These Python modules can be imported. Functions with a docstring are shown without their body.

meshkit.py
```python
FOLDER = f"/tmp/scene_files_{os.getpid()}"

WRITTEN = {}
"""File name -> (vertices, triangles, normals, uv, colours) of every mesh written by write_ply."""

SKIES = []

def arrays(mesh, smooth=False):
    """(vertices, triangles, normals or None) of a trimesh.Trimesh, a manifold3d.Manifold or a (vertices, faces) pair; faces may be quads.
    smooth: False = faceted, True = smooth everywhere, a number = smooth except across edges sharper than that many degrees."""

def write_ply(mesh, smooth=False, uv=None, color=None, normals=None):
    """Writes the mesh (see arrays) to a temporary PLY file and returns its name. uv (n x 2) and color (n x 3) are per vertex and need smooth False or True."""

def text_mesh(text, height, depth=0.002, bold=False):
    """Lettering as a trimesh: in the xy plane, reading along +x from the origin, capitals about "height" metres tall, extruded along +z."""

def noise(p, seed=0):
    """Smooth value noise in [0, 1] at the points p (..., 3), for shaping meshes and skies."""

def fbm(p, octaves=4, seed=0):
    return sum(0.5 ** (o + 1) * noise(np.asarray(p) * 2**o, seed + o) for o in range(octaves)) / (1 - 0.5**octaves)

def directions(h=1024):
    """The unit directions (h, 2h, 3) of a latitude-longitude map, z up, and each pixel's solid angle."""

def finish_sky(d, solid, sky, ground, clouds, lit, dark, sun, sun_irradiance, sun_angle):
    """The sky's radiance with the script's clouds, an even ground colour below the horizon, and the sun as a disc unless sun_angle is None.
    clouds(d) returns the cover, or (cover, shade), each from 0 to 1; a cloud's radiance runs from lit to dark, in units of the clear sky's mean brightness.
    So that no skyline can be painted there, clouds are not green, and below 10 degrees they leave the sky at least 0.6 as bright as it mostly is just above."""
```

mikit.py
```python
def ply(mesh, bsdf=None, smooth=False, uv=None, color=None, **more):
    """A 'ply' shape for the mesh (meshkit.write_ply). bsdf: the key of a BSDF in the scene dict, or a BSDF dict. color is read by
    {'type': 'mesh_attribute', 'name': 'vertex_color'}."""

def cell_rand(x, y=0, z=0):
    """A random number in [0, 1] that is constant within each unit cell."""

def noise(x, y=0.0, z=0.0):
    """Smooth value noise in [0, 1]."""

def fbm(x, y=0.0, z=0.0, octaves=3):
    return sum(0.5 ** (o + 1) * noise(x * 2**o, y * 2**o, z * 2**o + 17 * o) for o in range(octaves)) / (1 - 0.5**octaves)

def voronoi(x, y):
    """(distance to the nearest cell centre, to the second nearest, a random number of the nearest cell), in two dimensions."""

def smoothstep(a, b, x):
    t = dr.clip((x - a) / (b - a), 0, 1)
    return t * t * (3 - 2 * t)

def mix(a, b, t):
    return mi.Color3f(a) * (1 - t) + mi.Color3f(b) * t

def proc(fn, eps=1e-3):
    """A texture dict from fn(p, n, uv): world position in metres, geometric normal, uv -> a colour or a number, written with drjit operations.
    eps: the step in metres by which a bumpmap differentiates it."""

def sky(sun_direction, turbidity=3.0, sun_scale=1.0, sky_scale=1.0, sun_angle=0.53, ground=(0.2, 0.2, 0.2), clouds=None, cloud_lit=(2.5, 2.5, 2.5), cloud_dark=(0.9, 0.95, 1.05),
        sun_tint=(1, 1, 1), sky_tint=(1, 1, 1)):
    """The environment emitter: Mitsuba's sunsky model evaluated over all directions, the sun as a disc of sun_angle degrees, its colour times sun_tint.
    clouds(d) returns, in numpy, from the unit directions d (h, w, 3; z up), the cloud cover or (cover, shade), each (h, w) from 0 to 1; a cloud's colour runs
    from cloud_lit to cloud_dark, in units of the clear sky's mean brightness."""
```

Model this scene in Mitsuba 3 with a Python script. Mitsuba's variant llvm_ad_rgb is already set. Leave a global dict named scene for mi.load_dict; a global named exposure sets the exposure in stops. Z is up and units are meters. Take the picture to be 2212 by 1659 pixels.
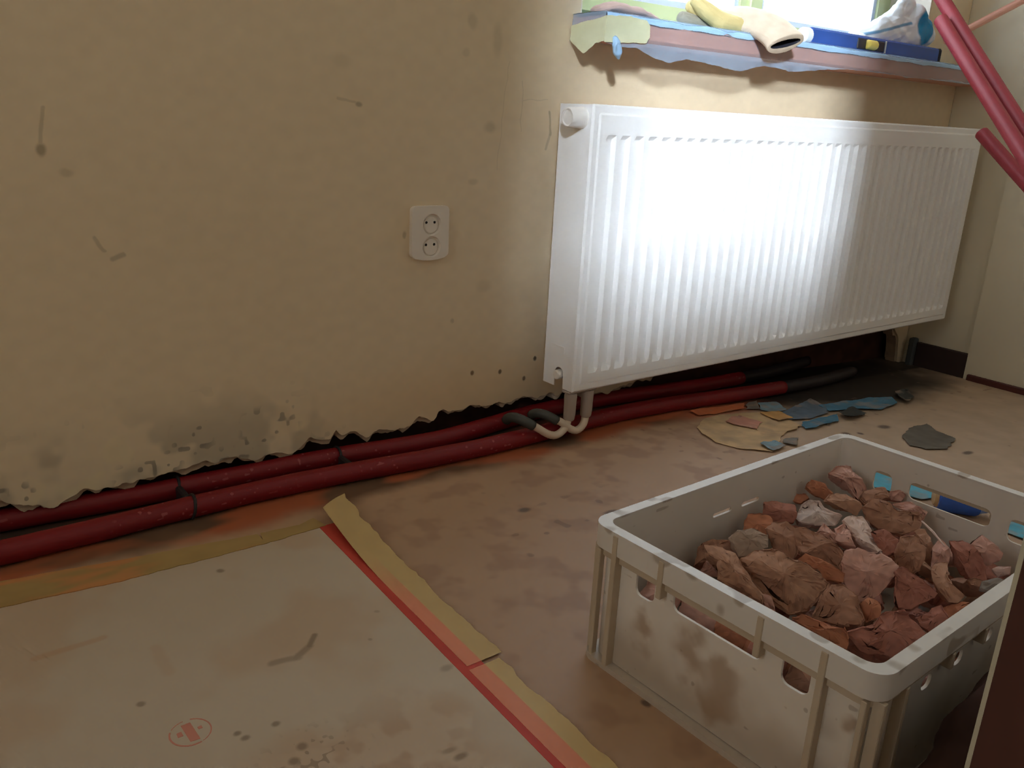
import math, random
import numpy as np, trimesh, shapely, manifold3d as m3
import drjit as dr, mitsuba as mi, mikit, meshkit
from shapely.geometry import Polygon, box as sbox
from mikit import noise, fbm, smoothstep, mix, proc
random.seed(7); rng = np.random.default_rng(7)
T = mi.ScalarTransform4f
scene, labels = {'type': 'scene'}, {}

# ---------------------------------------------------------------- camera, light, exposure
CAM = np.array([-1.18594, -1.45967, 0.69201]); FW = np.array([0.585107, 0.752475, -0.302377]); UP = np.array([0.144651, 0.270046, 0.951920])
exposure = 0.32
WINDOW_RADIANCE = [2.35, 2.7, 3.15]       # overcast sky through the panes above the radiator
SIDE_FILL_RADIANCE = [2.7, 2.65, 2.6]         # unseen window added in the left wall as fill for crate and floor
HALL_RADIANCE = [1060.0, 1200.0, 1330.0]   # unseen hall window added to throw the bright patch on the radiator
scene['camera'] = {'type': 'perspective', 'fov': 62.166, 'fov_axis': 'x', 'near_clip': 0.02, 'far_clip': 60.0,
                   'to_world': T().look_at(origin=CAM.tolist(), target=(CAM + FW).tolist(), up=UP.tolist())}

# ---------------------------------------------------------------- materials
def lin(r, g, b):
    c = np.array([r, g, b], float) / 255
    return np.where(c <= 0.04045, c / 12.92, ((c + 0.055) / 1.055) ** 2.4).tolist()
def rgb(c): return {'type': 'rgb', 'value': [float(x) for x in c]}
def mat(key, color, rough=0.6, spec=0.5, metallic=0.0, bump=None, scale=1.0, eps=1e-3, **kw):
    tex = proc(color) if callable(color) else rgb(color)
    b = {'type': 'principled', 'base_color': tex, 'roughness': float(rough), 'specular': float(spec), 'metallic': float(metallic), **kw}
    if bump is not None:
        b = {'type': 'bumpmap', 'nested': b, 'tex': proc(bump, eps), 'scale': float(scale)}
    scene[key] = {'type': 'twosided', 'bsdf': b}
    return key
def C(*v): return mi.Color3f(*[float(x) for x in v])
def spot(u, v, cu, cv, ru, rv, soft=0.5):
    d = dr.sqrt(dr.square((u - cu) / ru) + dr.square((v - cv) / rv))
    return 1 - smoothstep(1 - soft, 1 + soft, d)
def streak(u, v, a, b, r):
    ax, ay, bx, by = *a, *b
    t = dr.clip(((u - ax) * (bx - ax) + (v - ay) * (by - ay)) / ((bx - ax) ** 2 + (by - ay) ** 2), 0, 1)
    d = dr.sqrt(dr.square(u - ax - t * (bx - ax)) + dr.square(v - ay - t * (by - ay)))
    return 1 - smoothstep(0.3 * r, r, d)

def wall_color(p, n, uv):
    x, z = p.x, p.z
    base = mix(lin(220, 202, 173), lin(211, 192, 163), fbm(x * 2.2, p.y * 2.2, z * 2.2))
    base = base * (0.97 + 0.06 * noise(x * 60, p.y * 60, z * 60))
    w = 0.012 * (fbm(x * 25, z * 25, 3) - 0.5)
    u, v = x + w, z + w
    d = mi.Float(0)
    for s in (spot(u, v, -.957, .607, .006, .009), streak(u, v, (-.957, .615), (-.950, .665), .004) * .5, spot(u, v, -.925, .575, .010, .006) * .4,
              streak(u, v, (-.895, .475), (-.885, .452), .005) * .5, streak(u, v, (-.875, .437), (-.856, .445), .006) * .6,
              spot(u, v, -.435, .695, .006, .006) * .8, streak(u, v, (-.475, .705), (-.44, .70), .004) * .4, spot(u, v, -.47, .765, .02, .012) * .2,
              streak(u, v, (.012, .70), (.018, .655), .005) * .8, streak(u, v, (.018, .655), (.008, .625), .004) * .5,
              streak(u, v, (-.10, .79), (-.12, .58), .002) * .2, streak(u, v, (-.062, .76), (-.06, .66), .002) * .25, streak(u, v, (-.06, .72), (.005, .725), .002) * .25,
              spot(u, v, -.14, .665, .012, .012) * .4, spot(u, v, -.13, .83, .012, .03) * .3, spot(u, v, -.19, .86, .01, .015) * .35, spot(u, v, -.205, .80, .008, .008) * .3,
              spot(u, v, -.337, .456, .004, .007) * .7, spot(u, v, -.18, .555, .012, .006) * .35, spot(u, v, -.14, .34, .02, .012) * .25, spot(u, v, -.22, .27, .005, .005) * .5):
        d = dr.maximum(d, s)
    base = mix(base, lin(120, 106, 80), 0.6 * d)
    # drill holes near the radiator
    h = mi.Float(0)
    for cx, cz in ((-.163, .148), (-.087, .140), (-.017, .114), (.012, .158)):
        h = dr.maximum(h, spot(x, z, cx, cz, .0045, .0055, .4))
    base = mix(base, lin(40, 30, 24), h)
    # damp, mouldy strip above the broken edge
    damp = (1 - smoothstep(.10, .21, z + .06 * (fbm(x * 9, z * 9) - .5))) * (1 - smoothstep(-.62, -.42, x)) * smoothstep(-2.2, -1.5, x)
    m = smoothstep(.40, .60, fbm(x * 15, z * 15, 5.0)) * damp
    base = mix(base, lin(158, 148, 130), .6 * m)
    m2 = smoothstep(.70, .80, noise(x * 85, z * 85, 8.0)) * damp * smoothstep(.3, .6, noise(x * 17, z * 17, 2))
    base = mix(base, lin(96, 90, 84), .6 * m2)
    pale = smoothstep(.55, .7, fbm(x * 19, z * 19, 9.0)) * damp * (1 - m)
    base = mix(base, lin(228, 214, 168), .3 * pale)
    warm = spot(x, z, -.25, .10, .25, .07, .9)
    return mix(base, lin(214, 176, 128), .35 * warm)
mat('cream_paint', wall_color, .75, .25, bump=lambda p, n, uv: 0.6 * fbm(p.x * 30, p.y * 30, p.z * 30) + .3 * noise(p.x * 140, p.y * 140, p.z * 140), scale=.0012)
mat('cream_plain', lambda p, n, uv: mix(lin(222, 214, 198), lin(214, 206, 190), fbm(p.x * 2, p.y * 2, p.z * 2)), .75, .25)
mat('broken_plaster', lambda p, n, uv: mix(lin(150, 125, 108), lin(196, 176, 150), fbm(p.x * 40, p.y * 40, p.z * 40)), .9, .1)
mat('raw_masonry', lambda p, n, uv: mix(lin(48, 36, 32), lin(84, 52, 42), fbm(p.x * 25, p.y * 25, p.z * 25)), .95, .1)
mat('hall_paint', lin(112, 96, 78), .8, .2)
mat('ceiling_white', lin(232, 230, 222), .8, .2)
mat('grey_wall', lin(218, 214, 204), .8, .2)
scene['hall_pane_white'] = {'type': 'diffuse', 'reflectance': rgb(lin(240, 240, 240))}

def floor_color(p, n, uv):
    x, y = p.x, p.y
    a = fbm(x * 5, y * 5, 1.0); b = fbm(x * 22, y * 22, 4.0)
    brown = mix(lin(158, 128, 103), lin(170, 140, 114), a)
    brown = mix(brown, lin(140, 106, 86), .5 * smoothstep(.45, .75, b))
    pale = mix(lin(176, 152, 130), lin(160, 138, 116), b)
    t = smoothstep(.25, .75, x + .25 * (a - .5) + .12 * (y + .5))  # floor colour turns paler towards the right
    c = mix(brown, pale, t)
    near = smoothstep(-.19, -.135, y + .05 * (fbm(x * 11, y * 11, 7) - .5))
    dirt = mix(lin(104, 78, 58), lin(82, 62, 48), fbm(x * 14, y * 14, 2))
    dirt = mix(dirt, lin(152, 84, 54), smoothstep(.42, .62, fbm(x * 6 + 4, y * 12, 6)))
    dirt = mix(dirt, lin(190, 110, 78), smoothstep(.25, .5, x) * (1 - smoothstep(.65, .8, x)) * .8)
    c = mix(c, dirt, near * (1 - smoothstep(.75, 1.0, x)))
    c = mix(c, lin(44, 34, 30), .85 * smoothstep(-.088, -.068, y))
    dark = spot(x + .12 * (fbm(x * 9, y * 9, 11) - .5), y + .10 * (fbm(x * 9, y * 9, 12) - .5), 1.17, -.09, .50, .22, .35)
    c = mix(c, lin(24, 22, 22), .96 * dark)  # dark wet patch with the shadow under the radiator painted in
    sp = smoothstep(.88, .95, noise(x * 42, y * 42, 3)) * smoothstep(.45, .7, fbm(x * 4, y * 4, 9))
    c = mix(c, lin(96, 72, 62), .4 * sp)
    for cx, cy, rx, ry in ((-.287, -.36, .012, .008), (-.155, -.45, .016, .006), (.875, -.62, .02, .008), (.70, -.40, .012, .010), (.74, -.415, .008, .008), (.86, -.41, .02, .012), (-.49, -.87, .005, .007)):
        c = mix(c, lin(74, 60, 54), .8 * spot(x, y, cx, cy, rx, ry, .5))
    return c
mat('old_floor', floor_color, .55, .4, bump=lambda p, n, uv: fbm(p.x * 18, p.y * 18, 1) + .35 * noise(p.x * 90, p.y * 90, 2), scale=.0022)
mat('plain_floor', lin(140, 110, 90), .6, .4)

mat('radiator_enamel', lin(238, 239, 240), .28, .5)
mat('radiator_dark', lin(120, 118, 116), .5, .3)
mat('white_plastic', lin(232, 230, 226), .35, .5)
mat('socket_plastic', lin(222, 214, 204), .4, .5)
mat('black_hole', lin(22, 20, 20), .6, .2)
mat('hose_white', lin(206, 190, 172), .5, .4)
mat('hose_sleeve', lin(160, 146, 136), .55, .3)
mat('fitting_grey', lin(60, 62, 58), .5, .4)
def foam_red(p, n, uv):
    c = mix(lin(120, 17, 24), lin(100, 12, 18), fbm(p.x * 9, p.y * 9, p.z * 9))
    return mix(c, lin(160, 96, 96), .4 * smoothstep(.78, .86, noise(p.x * 150, p.y * 150, p.z * 150)) * smoothstep(.5, .65, fbm(p.x * 7, p.y * 7, 3)))
mat('foam_red', foam_red, .5, .4)
mat('foam_red_dusty', lambda p, n, uv: mix(lin(154, 54, 62), lin(136, 42, 50), fbm(p.x * 9, p.y * 9, p.z * 9)), .5, .4)
mat('clip_black', lin(38, 32, 34), .5, .3)
mat('copper', lin(232, 176, 160), .3, .5, metallic=.6)
mat('skirting_wood', lambda p, n, uv: mix(lin(88, 42, 34), lin(66, 30, 26), fbm(p.x * 5, p.y * 5, p.z * 60)), .5, .4)
mat('corner_stub', lin(74, 78, 80), .9, .1)
mat('dark_skirting', lin(52, 38, 36), .6, .3)

def crate_color(p, n, uv):
    c = mix(lin(222, 218, 212), lin(208, 202, 192), fbm(p.x * 9, p.y * 9, p.z * 9))
    g = fbm(p.x * 14, p.y * 14, p.z * 10 + 2)
    low = 1 - smoothstep(.02, .12, p.z + .12 * (g - .5))
    c = mix(c, lin(140, 118, 92), .55 * low)
    st = smoothstep(.58, .70, fbm(p.x * 11 + 7, p.y * 11, p.z * 9)) * (1 - smoothstep(.06, .14, p.z))
    c = mix(c, lin(116, 90, 66), .65 * st)
    c = mix(c, lin(110, 92, 76), .4 * smoothstep(.88, .95, noise(p.x * 90, p.y * 90, p.z * 90)))
    y, z = p.y, p.z
    for cy, cz, ry, rz in ((-.835, .085, .018, .022), (-.905, .095, .018, .03), (-.955, .085, .03, .02), (-.95, .05, .03, .02), (-1.105, .118, .010, .010)):
        c = mix(c, lin(138, 104, 68), .6 * spot(y + .07 * (g - .5), z + .06 * (fbm(y * 40, z * 40, 4) - .5), cy, cz, ry, rz, .7) * (1 - smoothstep(-.42, -.38, p.x)))
    return c
mat('crate_plastic', crate_color, .45, .45)
mat('crate_rib', lambda p, n, uv: mix(lin(190, 178, 160), lin(170, 154, 132), fbm(p.x * 16, p.y * 16, p.z * 16)), .5, .4)
mat('crate_rim', lambda p, n, uv: mix(mix(lin(214, 212, 208), lin(200, 196, 190), fbm(p.x * 12, p.y * 12, p.z * 12)), lin(140, 124, 104), .6 * smoothstep(.72, .84, noise(p.x * 45, p.y * 45, p.z * 45))), .38, .5)
def clay(key, a, b, k):
    def f(p, n, uv):
        c = mix(lin(*a), lin(*b), fbm(p.x * 28 + k, p.y * 28, p.z * 28))
        return c * (.66 + .26 * noise(p.x * 160, p.y * 160, p.z * 160 + k))
    mat(key, f, .9, .15)
clay('tan_clay', (194, 152, 128), (170, 128, 106), 1); clay('brown_clay', (178, 136, 114), (152, 110, 90), 2); clay('orange_clay', (196, 134, 104), (170, 110, 84), 3)
clay('pink_clay', (222, 180, 166), (192, 142, 128), 4); clay('red_clay', (180, 126, 110), (152, 98, 84), 5); clay('white_pink', (234, 212, 202), (214, 182, 170), 6)
clay('white_plaster', (230, 222, 216), (186, 140, 126), 7); clay('grey_mortar', (166, 160, 152), (136, 124, 116), 8); clay('grey_clay', (190, 168, 152), (162, 138, 122), 9)

def sheet_color(p, n, uv):
    x, y = p.x, p.y
    c = mix(lin(192, 179, 162), lin(180, 164, 144), fbm(x * 5, y * 5, 1))
    c = mix(c, lin(176, 142, 110), .35 * smoothstep(.5, .75, fbm(x * 8, y * 8, 5)))
    w = .006 * (fbm(x * 30, y * 30, 3) - .5); u, v = x + w, y + w
    d = mi.Float(0)
    for s in (spot(u, v, -.822, -.287, .006, .006), spot(u, v, -1.001, -.536, .005, .005), streak(u, v, (-.843, -.547), (-.812, -.553), .009) * .7, streak(u, v, (-.815, -.553), (-.788, -.537), .008) * .8, streak(u, v, (-.788, -.537), (-.772, -.518), .006),
              spot(u, v, -.927, -.649, .004, .004), spot(u, v, -.922, -.661, .005, .004), spot(u, v, -.884, -.657, .005, .004), spot(u, v, -.874, -.708, .006, .006), spot(u, v, -.891, -.725, .006, .006), spot(u, v, -.735, -.821, .008, .005), spot(u, v, -.74, -.805, .009, .004) * .7,
              spot(u, v, -.674, -.513, .004, .004) * .5, spot(u, v, -.66, -.676, .008, .006) * .6, spot(u, v, -.714, -.568, .003, .003) * .6):
        d = dr.maximum(d, s)
    grit = smoothstep(.80, .88, noise(x * 150, y * 150, 4)) * spot(x, y, -.87, -.735, .05, .04, .8)
    d = dr.maximum(d, .8 * grit)
    c = mix(c, lin(110, 90, 72), .62 * d)
    dirt = spot(x, y, -.80, -.78, .10, .07, .9) * smoothstep(.4, .6, fbm(x * 30, y * 30, 8))
    c = mix(c, lin(150, 112, 84), .4 * dirt)
    rust = dr.maximum(streak(u, v, (-1.086, -.375), (-1.009, -.374), .009), .5 * streak(u, v, (-.958, -.435), (-.957, -.493), .012))
    return mix(c, lin(176, 130, 92), .35 * rust)
mat('sheet_paper', sheet_color, .7, .25, bump=lambda p, n, uv: dr.sin((p.x * 0.93 + p.y * 0.36) * 2 * math.pi / .0062) * .5 + 1.2 * fbm(p.x * 7, p.y * 7, 2), scale=.0011, eps=5e-4)
mat('stripe_red', lambda p, n, uv: mix(lin(186, 70, 58), lin(172, 60, 50), fbm(p.x * 20, p.y * 20, 2)), .6, .3)
mat('print_red', lin(190, 128, 112), .7, .2)
def tape_color(p, n, uv):
    under = 1 - smoothstep(-.600, -.597, p.x - .036 * (p.y + .23))
    base = mix(lin(196, 170, 118), lin(180, 154, 108), fbm(p.x * 12, p.y * 12, 3))
    low = smoothstep(-.35, -.55, p.y)
    return mix(base, lin(208, 132, 104), under * low)
mat('masking_tape', tape_color, .6, .3, bump=lambda p, n, uv: fbm(p.x * 60, p.y * 60, p.z * 60), scale=.0012)
mat('edge_tape', lambda p, n, uv: mix(mix(lin(168, 142, 92), lin(142, 116, 72), fbm(p.x * 12, p.y * 20, 3)), lin(190, 120, 74), .6 * smoothstep(.55, .7, fbm(p.x * 7, p.y * 25, 8))), .6, .3, bump=lambda p, n, uv: fbm(p.x * 50, p.y * 50, p.z * 50), scale=.0015)
mat('sill_tape', lambda p, n, uv: mix(lin(212, 214, 184), lin(192, 194, 160), fbm(p.x * 30, p.y * 30, p.z * 30)), .55, .3)
for k, c in dict(scrap_orange=(206, 118, 78), scrap_grey=(124, 118, 112), scrap_beige=(204, 172, 132), scrap_blue=(78, 122, 146), scrap_slate=(98, 112, 126), scrap_yellow=(204, 156, 98), scrap_dark=(58, 60, 58),
                 scrap_sky=(126, 152, 164), scrap_pink=(196, 140, 122), scrap_turquoise=(92, 166, 186)).items():
    mat(k, (lambda cc: lambda p, n, uv: mix(mix(lin(*cc), lin(*[.78 * q for q in cc]), fbm(p.x * 30, p.y * 30, 3)), lin(150, 126, 106), .45 * smoothstep(.5, .75, fbm(p.x * 22 + cc[0], p.y * 30, 7))))(c), .7, .25)
mat('mortar_patch', lambda p, n, uv: mix(lin(104, 98, 88), lin(84, 78, 70), fbm(p.x * 30, p.y * 30, 3)), .9, .1)

mat('window_paint', lambda p, n, uv: mix(lin(190, 196, 150), lin(180, 188, 140), fbm(p.x * 8, p.y * 8, p.z * 8)), .4, .4)
mat('window_bead', lin(184, 194, 210), .4, .4)
mat('sill_wood', lambda p, n, uv: mix(lin(198, 150, 132), lin(184, 134, 116), fbm(p.x * 4, p.y * 20, p.z * 30)), .5, .4)
film_body = {'type': 'principled', 'base_color': rgb(lin(172, 196, 222)), 'roughness': .25, 'specular': .6}
scene['film_clear'] = {'type': 'blendbsdf', 'weight': .16, 'a': {'type': 'thindielectric', 'int_ior': 1.45}, 'b': {'type': 'twosided', 'bsdf': film_body}}
scene['film_blue'] = {'type': 'blendbsdf', 'weight': .42, 'a': {'type': 'thindielectric', 'int_ior': 1.45}, 'b': {'type': 'twosided', 'bsdf': film_body}}
scene['film_top'] = {'type': 'twosided', 'bsdf': {'type': 'principled', 'base_color': rgb(lin(158, 196, 232)), 'roughness': .22, 'specular': .6}}
mat('glove_cotton', lambda p, n, uv: mix(lin(206, 190, 170), lin(192, 174, 152), fbm(p.x * 60, p.y * 60, p.z * 60)), .9, .1, sheen=.3)
mat('glove_yellow', lambda p, n, uv: mix(lin(204, 188, 134), lin(190, 170, 114), fbm(p.x * 40, p.y * 40, p.z * 40)), .6, .3)
mat('glove_grey', lin(140, 136, 122), .9, .1)
mat('level_blue', lambda p, n, uv: mix(lin(40, 82, 158), lin(34, 66, 130), fbm(p.x * 10, p.y * 10, p.z * 10)), .35, .5)
mat('level_cap', lin(214, 214, 210), .4, .4)
mat('level_black', lin(36, 36, 44), .4, .4)
mat('vial_yellow', lin(222, 196, 92), .2, .5)
def bag_color(p, n, uv):
    c = mix(lin(236, 240, 244), lin(214, 222, 232), fbm(p.x * 14, p.y * 14, p.z * 14))
    t = dr.maximum(spot(p.x, p.z, 1.388, .992, .034, .050, .15), streak(p.x, p.z, (1.14, .955), (1.33, 1.0), .006) * .8)
    return mix(c, lin(0, 128, 178), t)
mat('bag_film', bag_color, .35, .5)
mat('cloth_strip', lambda p, n, uv: mix(lin(192, 168, 160), lin(170, 146, 136), fbm(p.x * 20, p.y * 20, p.z * 20)), .8, .2)
mat('panel_wood', lambda p, n, uv: mix(lin(84, 46, 38), lin(62, 34, 30), fbm(p.x * 30, p.y * 30, p.z * 4)), .45, .4)
mat('panel_edge', lin(182, 178, 160), .4, .5)
mat('bundle_brown', lambda p, n, uv: mix(lin(66, 42, 34), lin(40, 28, 24), fbm(p.x * 20, p.y * 20, p.z * 20)), .85, .15)
mat('bottle_blue', lin(46, 92, 184), .35, .5); mat('bottle_beige', lin(186, 160, 124), .5, .3); mat('bottle_pale', lin(146, 172, 220), .35, .5)

# ---------------------------------------------------------------- helpers
def numbered(name):
    if name not in scene and not any(k.startswith(name + '__') for k in scene) and name not in labels: return name
    i = 1
    while f'{name}_{i:03d}' in labels or f'{name}_{i:03d}' in scene or any(k.startswith(f'{name}_{i:03d}__') for k in scene): i += 1
    return f'{name}_{i:03d}'
def thing(name, label, cat, group=None):
    k = numbered(name); labels[k] = {'label': label, 'category': cat}
    if group: labels[k]['group'] = group
    return k
def put(key, mesh, bsdf, smooth=False, **more):
    scene[key] = mikit.ply(mesh, bsdf, smooth=smooth, **more); return key
def part(parent, name, mesh, bsdf, smooth=False, label=None, **more):
    k = numbered(parent + '__' + name); put(k, mesh, bsdf, smooth, **more)
    if label: labels[k] = {'label': label}
    return k
def struct(name, mesh, bsdf, label, smooth=False, **more):
    put(name, mesh, bsdf, smooth, **more); labels[name] = {'label': label, 'kind': 'structure'}; return name
def box(x0, x1, y0, y1, z0, z1, bev=0.0):
    if bev <= 0:
        b = trimesh.creation.box((x1 - x0, y1 - y0, z1 - z0)); b.apply_translation(((x0 + x1) / 2, (y0 + y1) / 2, (z0 + z1) / 2)); return b
    pts = []
    for sx in (0, 1):
        for sy in (0, 1):
            for sz in (0, 1):
                c = np.array([(x0, x1)[sx], (y0, y1)[sy], (z0, z1)[sz]]); s = np.array([1 - 2 * sx, 1 - 2 * sy, 1 - 2 * sz])
                for k in range(3):
                    q = s * bev; q = q.copy(); q[k] = 0; pts.append(c + q)
    return trimesh.convex.convex_hull(np.array(pts))
def cat(ms): return trimesh.util.concatenate(ms)
def ext(poly, h):
    gs = getattr(poly, 'geoms', [poly])
    return cat([trimesh.creation.extrude_polygon(g, h, engine='earcut') for g in gs if g.area > 1e-9])
def move(m, M=None, t=None):
    m = m.copy()
    if M is not None:
        A = np.eye(4); A[:3, :3] = M; m.apply_transform(A)
    if t is not None: m.apply_translation(t)
    return m
XZ = np.array([[1, 0, 0], [0, 0, -1], [0, 1, 0]], float)     # polygon (x, z) extruded towards -y
YZ = np.array([[0, 0, 1], [1, 0, 0], [0, 1, 0]], float)      # polygon (y, z) extruded towards +x
def ext_xz(poly, y_front, thick):                              # a slab whose front is at y_front, growing towards +y
    return move(ext(poly, thick), XZ, (0, y_front + thick, 0))
def tube(path, r, n=16, caps=True, straight=False):
    p = np.asarray(path, float); r = np.broadcast_to(r, (len(p),))
    t = np.tile(p[-1] - p[0], (len(p), 1)) if straight else np.gradient(p, axis=0)
    t /= np.linalg.norm(t, axis=1, keepdims=True)
    a = np.cross(t[0], [0, 0, 1.0]); a = a if np.linalg.norm(a) > .1 else np.cross(t[0], [1.0, 0, 0]); a /= np.linalg.norm(a)
    V = []
    for i in range(len(p)):
        a = a - t[i] * (a @ t[i]); a /= np.linalg.norm(a); b = np.cross(t[i], a); g = np.arange(n) * 2 * np.pi / n
        V.append(p[i] + r[i] * (np.cos(g)[:, None] * a + np.sin(g)[:, None] * b))
    V = np.vstack(V); F = []
    for i in range(len(p) - 1):
        for j in range(n):
            q = [i * n + j, i * n + (j + 1) % n, (i + 1) * n + (j + 1) % n, (i + 1) * n + j]; F += [[q[0], q[1], q[2]], [q[0], q[2], q[3]]]
    if caps:
        for i, o in ((0, True), (len(p) - 1, False)):
            c = len(V); V = np.vstack([V, p[i]])
            for j in range(n):
                e = [i * n + j, i * n + (j + 1) % n]; F.append([c, e[1], e[0]] if o else [c, e[0], e[1]])
    return trimesh.Trimesh(V, F, process=False)
def spline(pts, n=40):
    from scipy.interpolate import CubicSpline
    p = np.asarray(pts, float); s = np.r_[0, np.cumsum(np.linalg.norm(np.diff(p, axis=0), axis=1))]
    return CubicSpline(s, p)(np.linspace(0, s[-1], n))
def rounded_rect(x0, y0, x1, y1, r): return sbox(x0 + r, y0 + r, x1 - r, y1 - r).buffer(r, quad_segs=6)
def ragged(poly, step, amp, seed):
    q = poly.segmentize(step); c = np.array(q.exterior.coords)[:-1]
    o = meshkit.fbm(np.c_[c * (1 / (step * 2.2)), np.full(len(c), seed * 3.7)], 3, seed)[:, None] - .5
    o2 = meshkit.fbm(np.c_[c * (1 / (step * 2.2)), np.full(len(c), seed * 9.1 + 5)], 3, seed + 9)[:, None] - .5
    return Polygon(c + 2 * amp * np.hstack([o, o2])).buffer(0)
def floor_z(x): return np.where(np.asarray(x) > .2, -.051 * (np.asarray(x) - .2), 0.0)

# ---------------------------------------------------------------- the room
XR, XL, YF, ZC = 1.70, -2.9, -1.95, 2.62
# floor: level to the left, sinking towards the right wall
gx = np.r_[np.linspace(-5.2, .2, 28), np.linspace(.25, XR + .12, 30)]; gy = np.linspace(-5.0, .10, 40)
X, Y = np.meshgrid(gx, gy, indexing='ij'); Z = floor_z(X)
V = np.c_[X.ravel(), Y.ravel(), Z.ravel()]; n2 = len(gy); F = []
for i in range(len(gx) - 1):
    for j in range(n2 - 1):
        q = [i * n2 + j, (i + 1) * n2 + j, (i + 1) * n2 + j + 1, i * n2 + j + 1]; F += [[q[0], q[1], q[2]], [q[0], q[2], q[3]]]
struct('floor', trimesh.Trimesh(V, F, process=False), 'old_floor', 'bare worn brown floor with paler area on the right', smooth=True)

# back wall: plaster with a broken lower edge and the window opening, masonry behind it
WX0, WX1, WZ0, WZ1 = .08, 1.46, .845, 2.15
edge = [(-2.9, .05), (-1.9, .05), (-1.3, .055), (-1.073, .058), (-.981, .040), (-.927, .050), (-.898, .041), (-.874, .055), (-.80, .056), (-.767, .062), (-.717, .059), (-.647, .050), (-.583, .049), (-.554, .060), (-.50, .057), (-.489, .077), (-.475, .057),
        (-.358, .055), (-.314, .057), (-.297, .067), (-.256, .057), (-.25, .072), (-.184, .066), (-.122, .070), (-.062, .055), (-.029, .062), (.039, .068), (.12, .062), (.2, .055), (.26, .040), (.31, .045), (.36, .062), (.6, .07), (.9, .075), (1.1, .085), (1.3, .09), (1.5, .075), (1.60, .055), (1.64, .02), (1.66, -.07), (1.70, -.09)]
ex = np.arange(-2.9, 1.7001, .006); ez = np.interp(ex, *np.array(edge).T)
jag = meshkit.fbm(np.c_[ex * 55, ex * 0, ex * 0 + 2], 4, 3) - .5
ez = ez + (.016 * jag + .026 * (meshkit.fbm(np.c_[ex * 24, ex * 0, ex * 0 + 6], 2, 12) - .5)) * (ex < 1.6)
bottom = np.c_[ex, ez]
plaster = Polygon(np.vstack([bottom, [(XR, ZC), (XL, ZC)]])).buffer(0).difference(sbox(WX0, WZ0, WX1, WZ1))
struct('wall_back__plaster', ext_xz(plaster, 0.0, .045), 'cream_paint', 'cream painted plaster, ragged and damp stained along the bottom')
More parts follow.
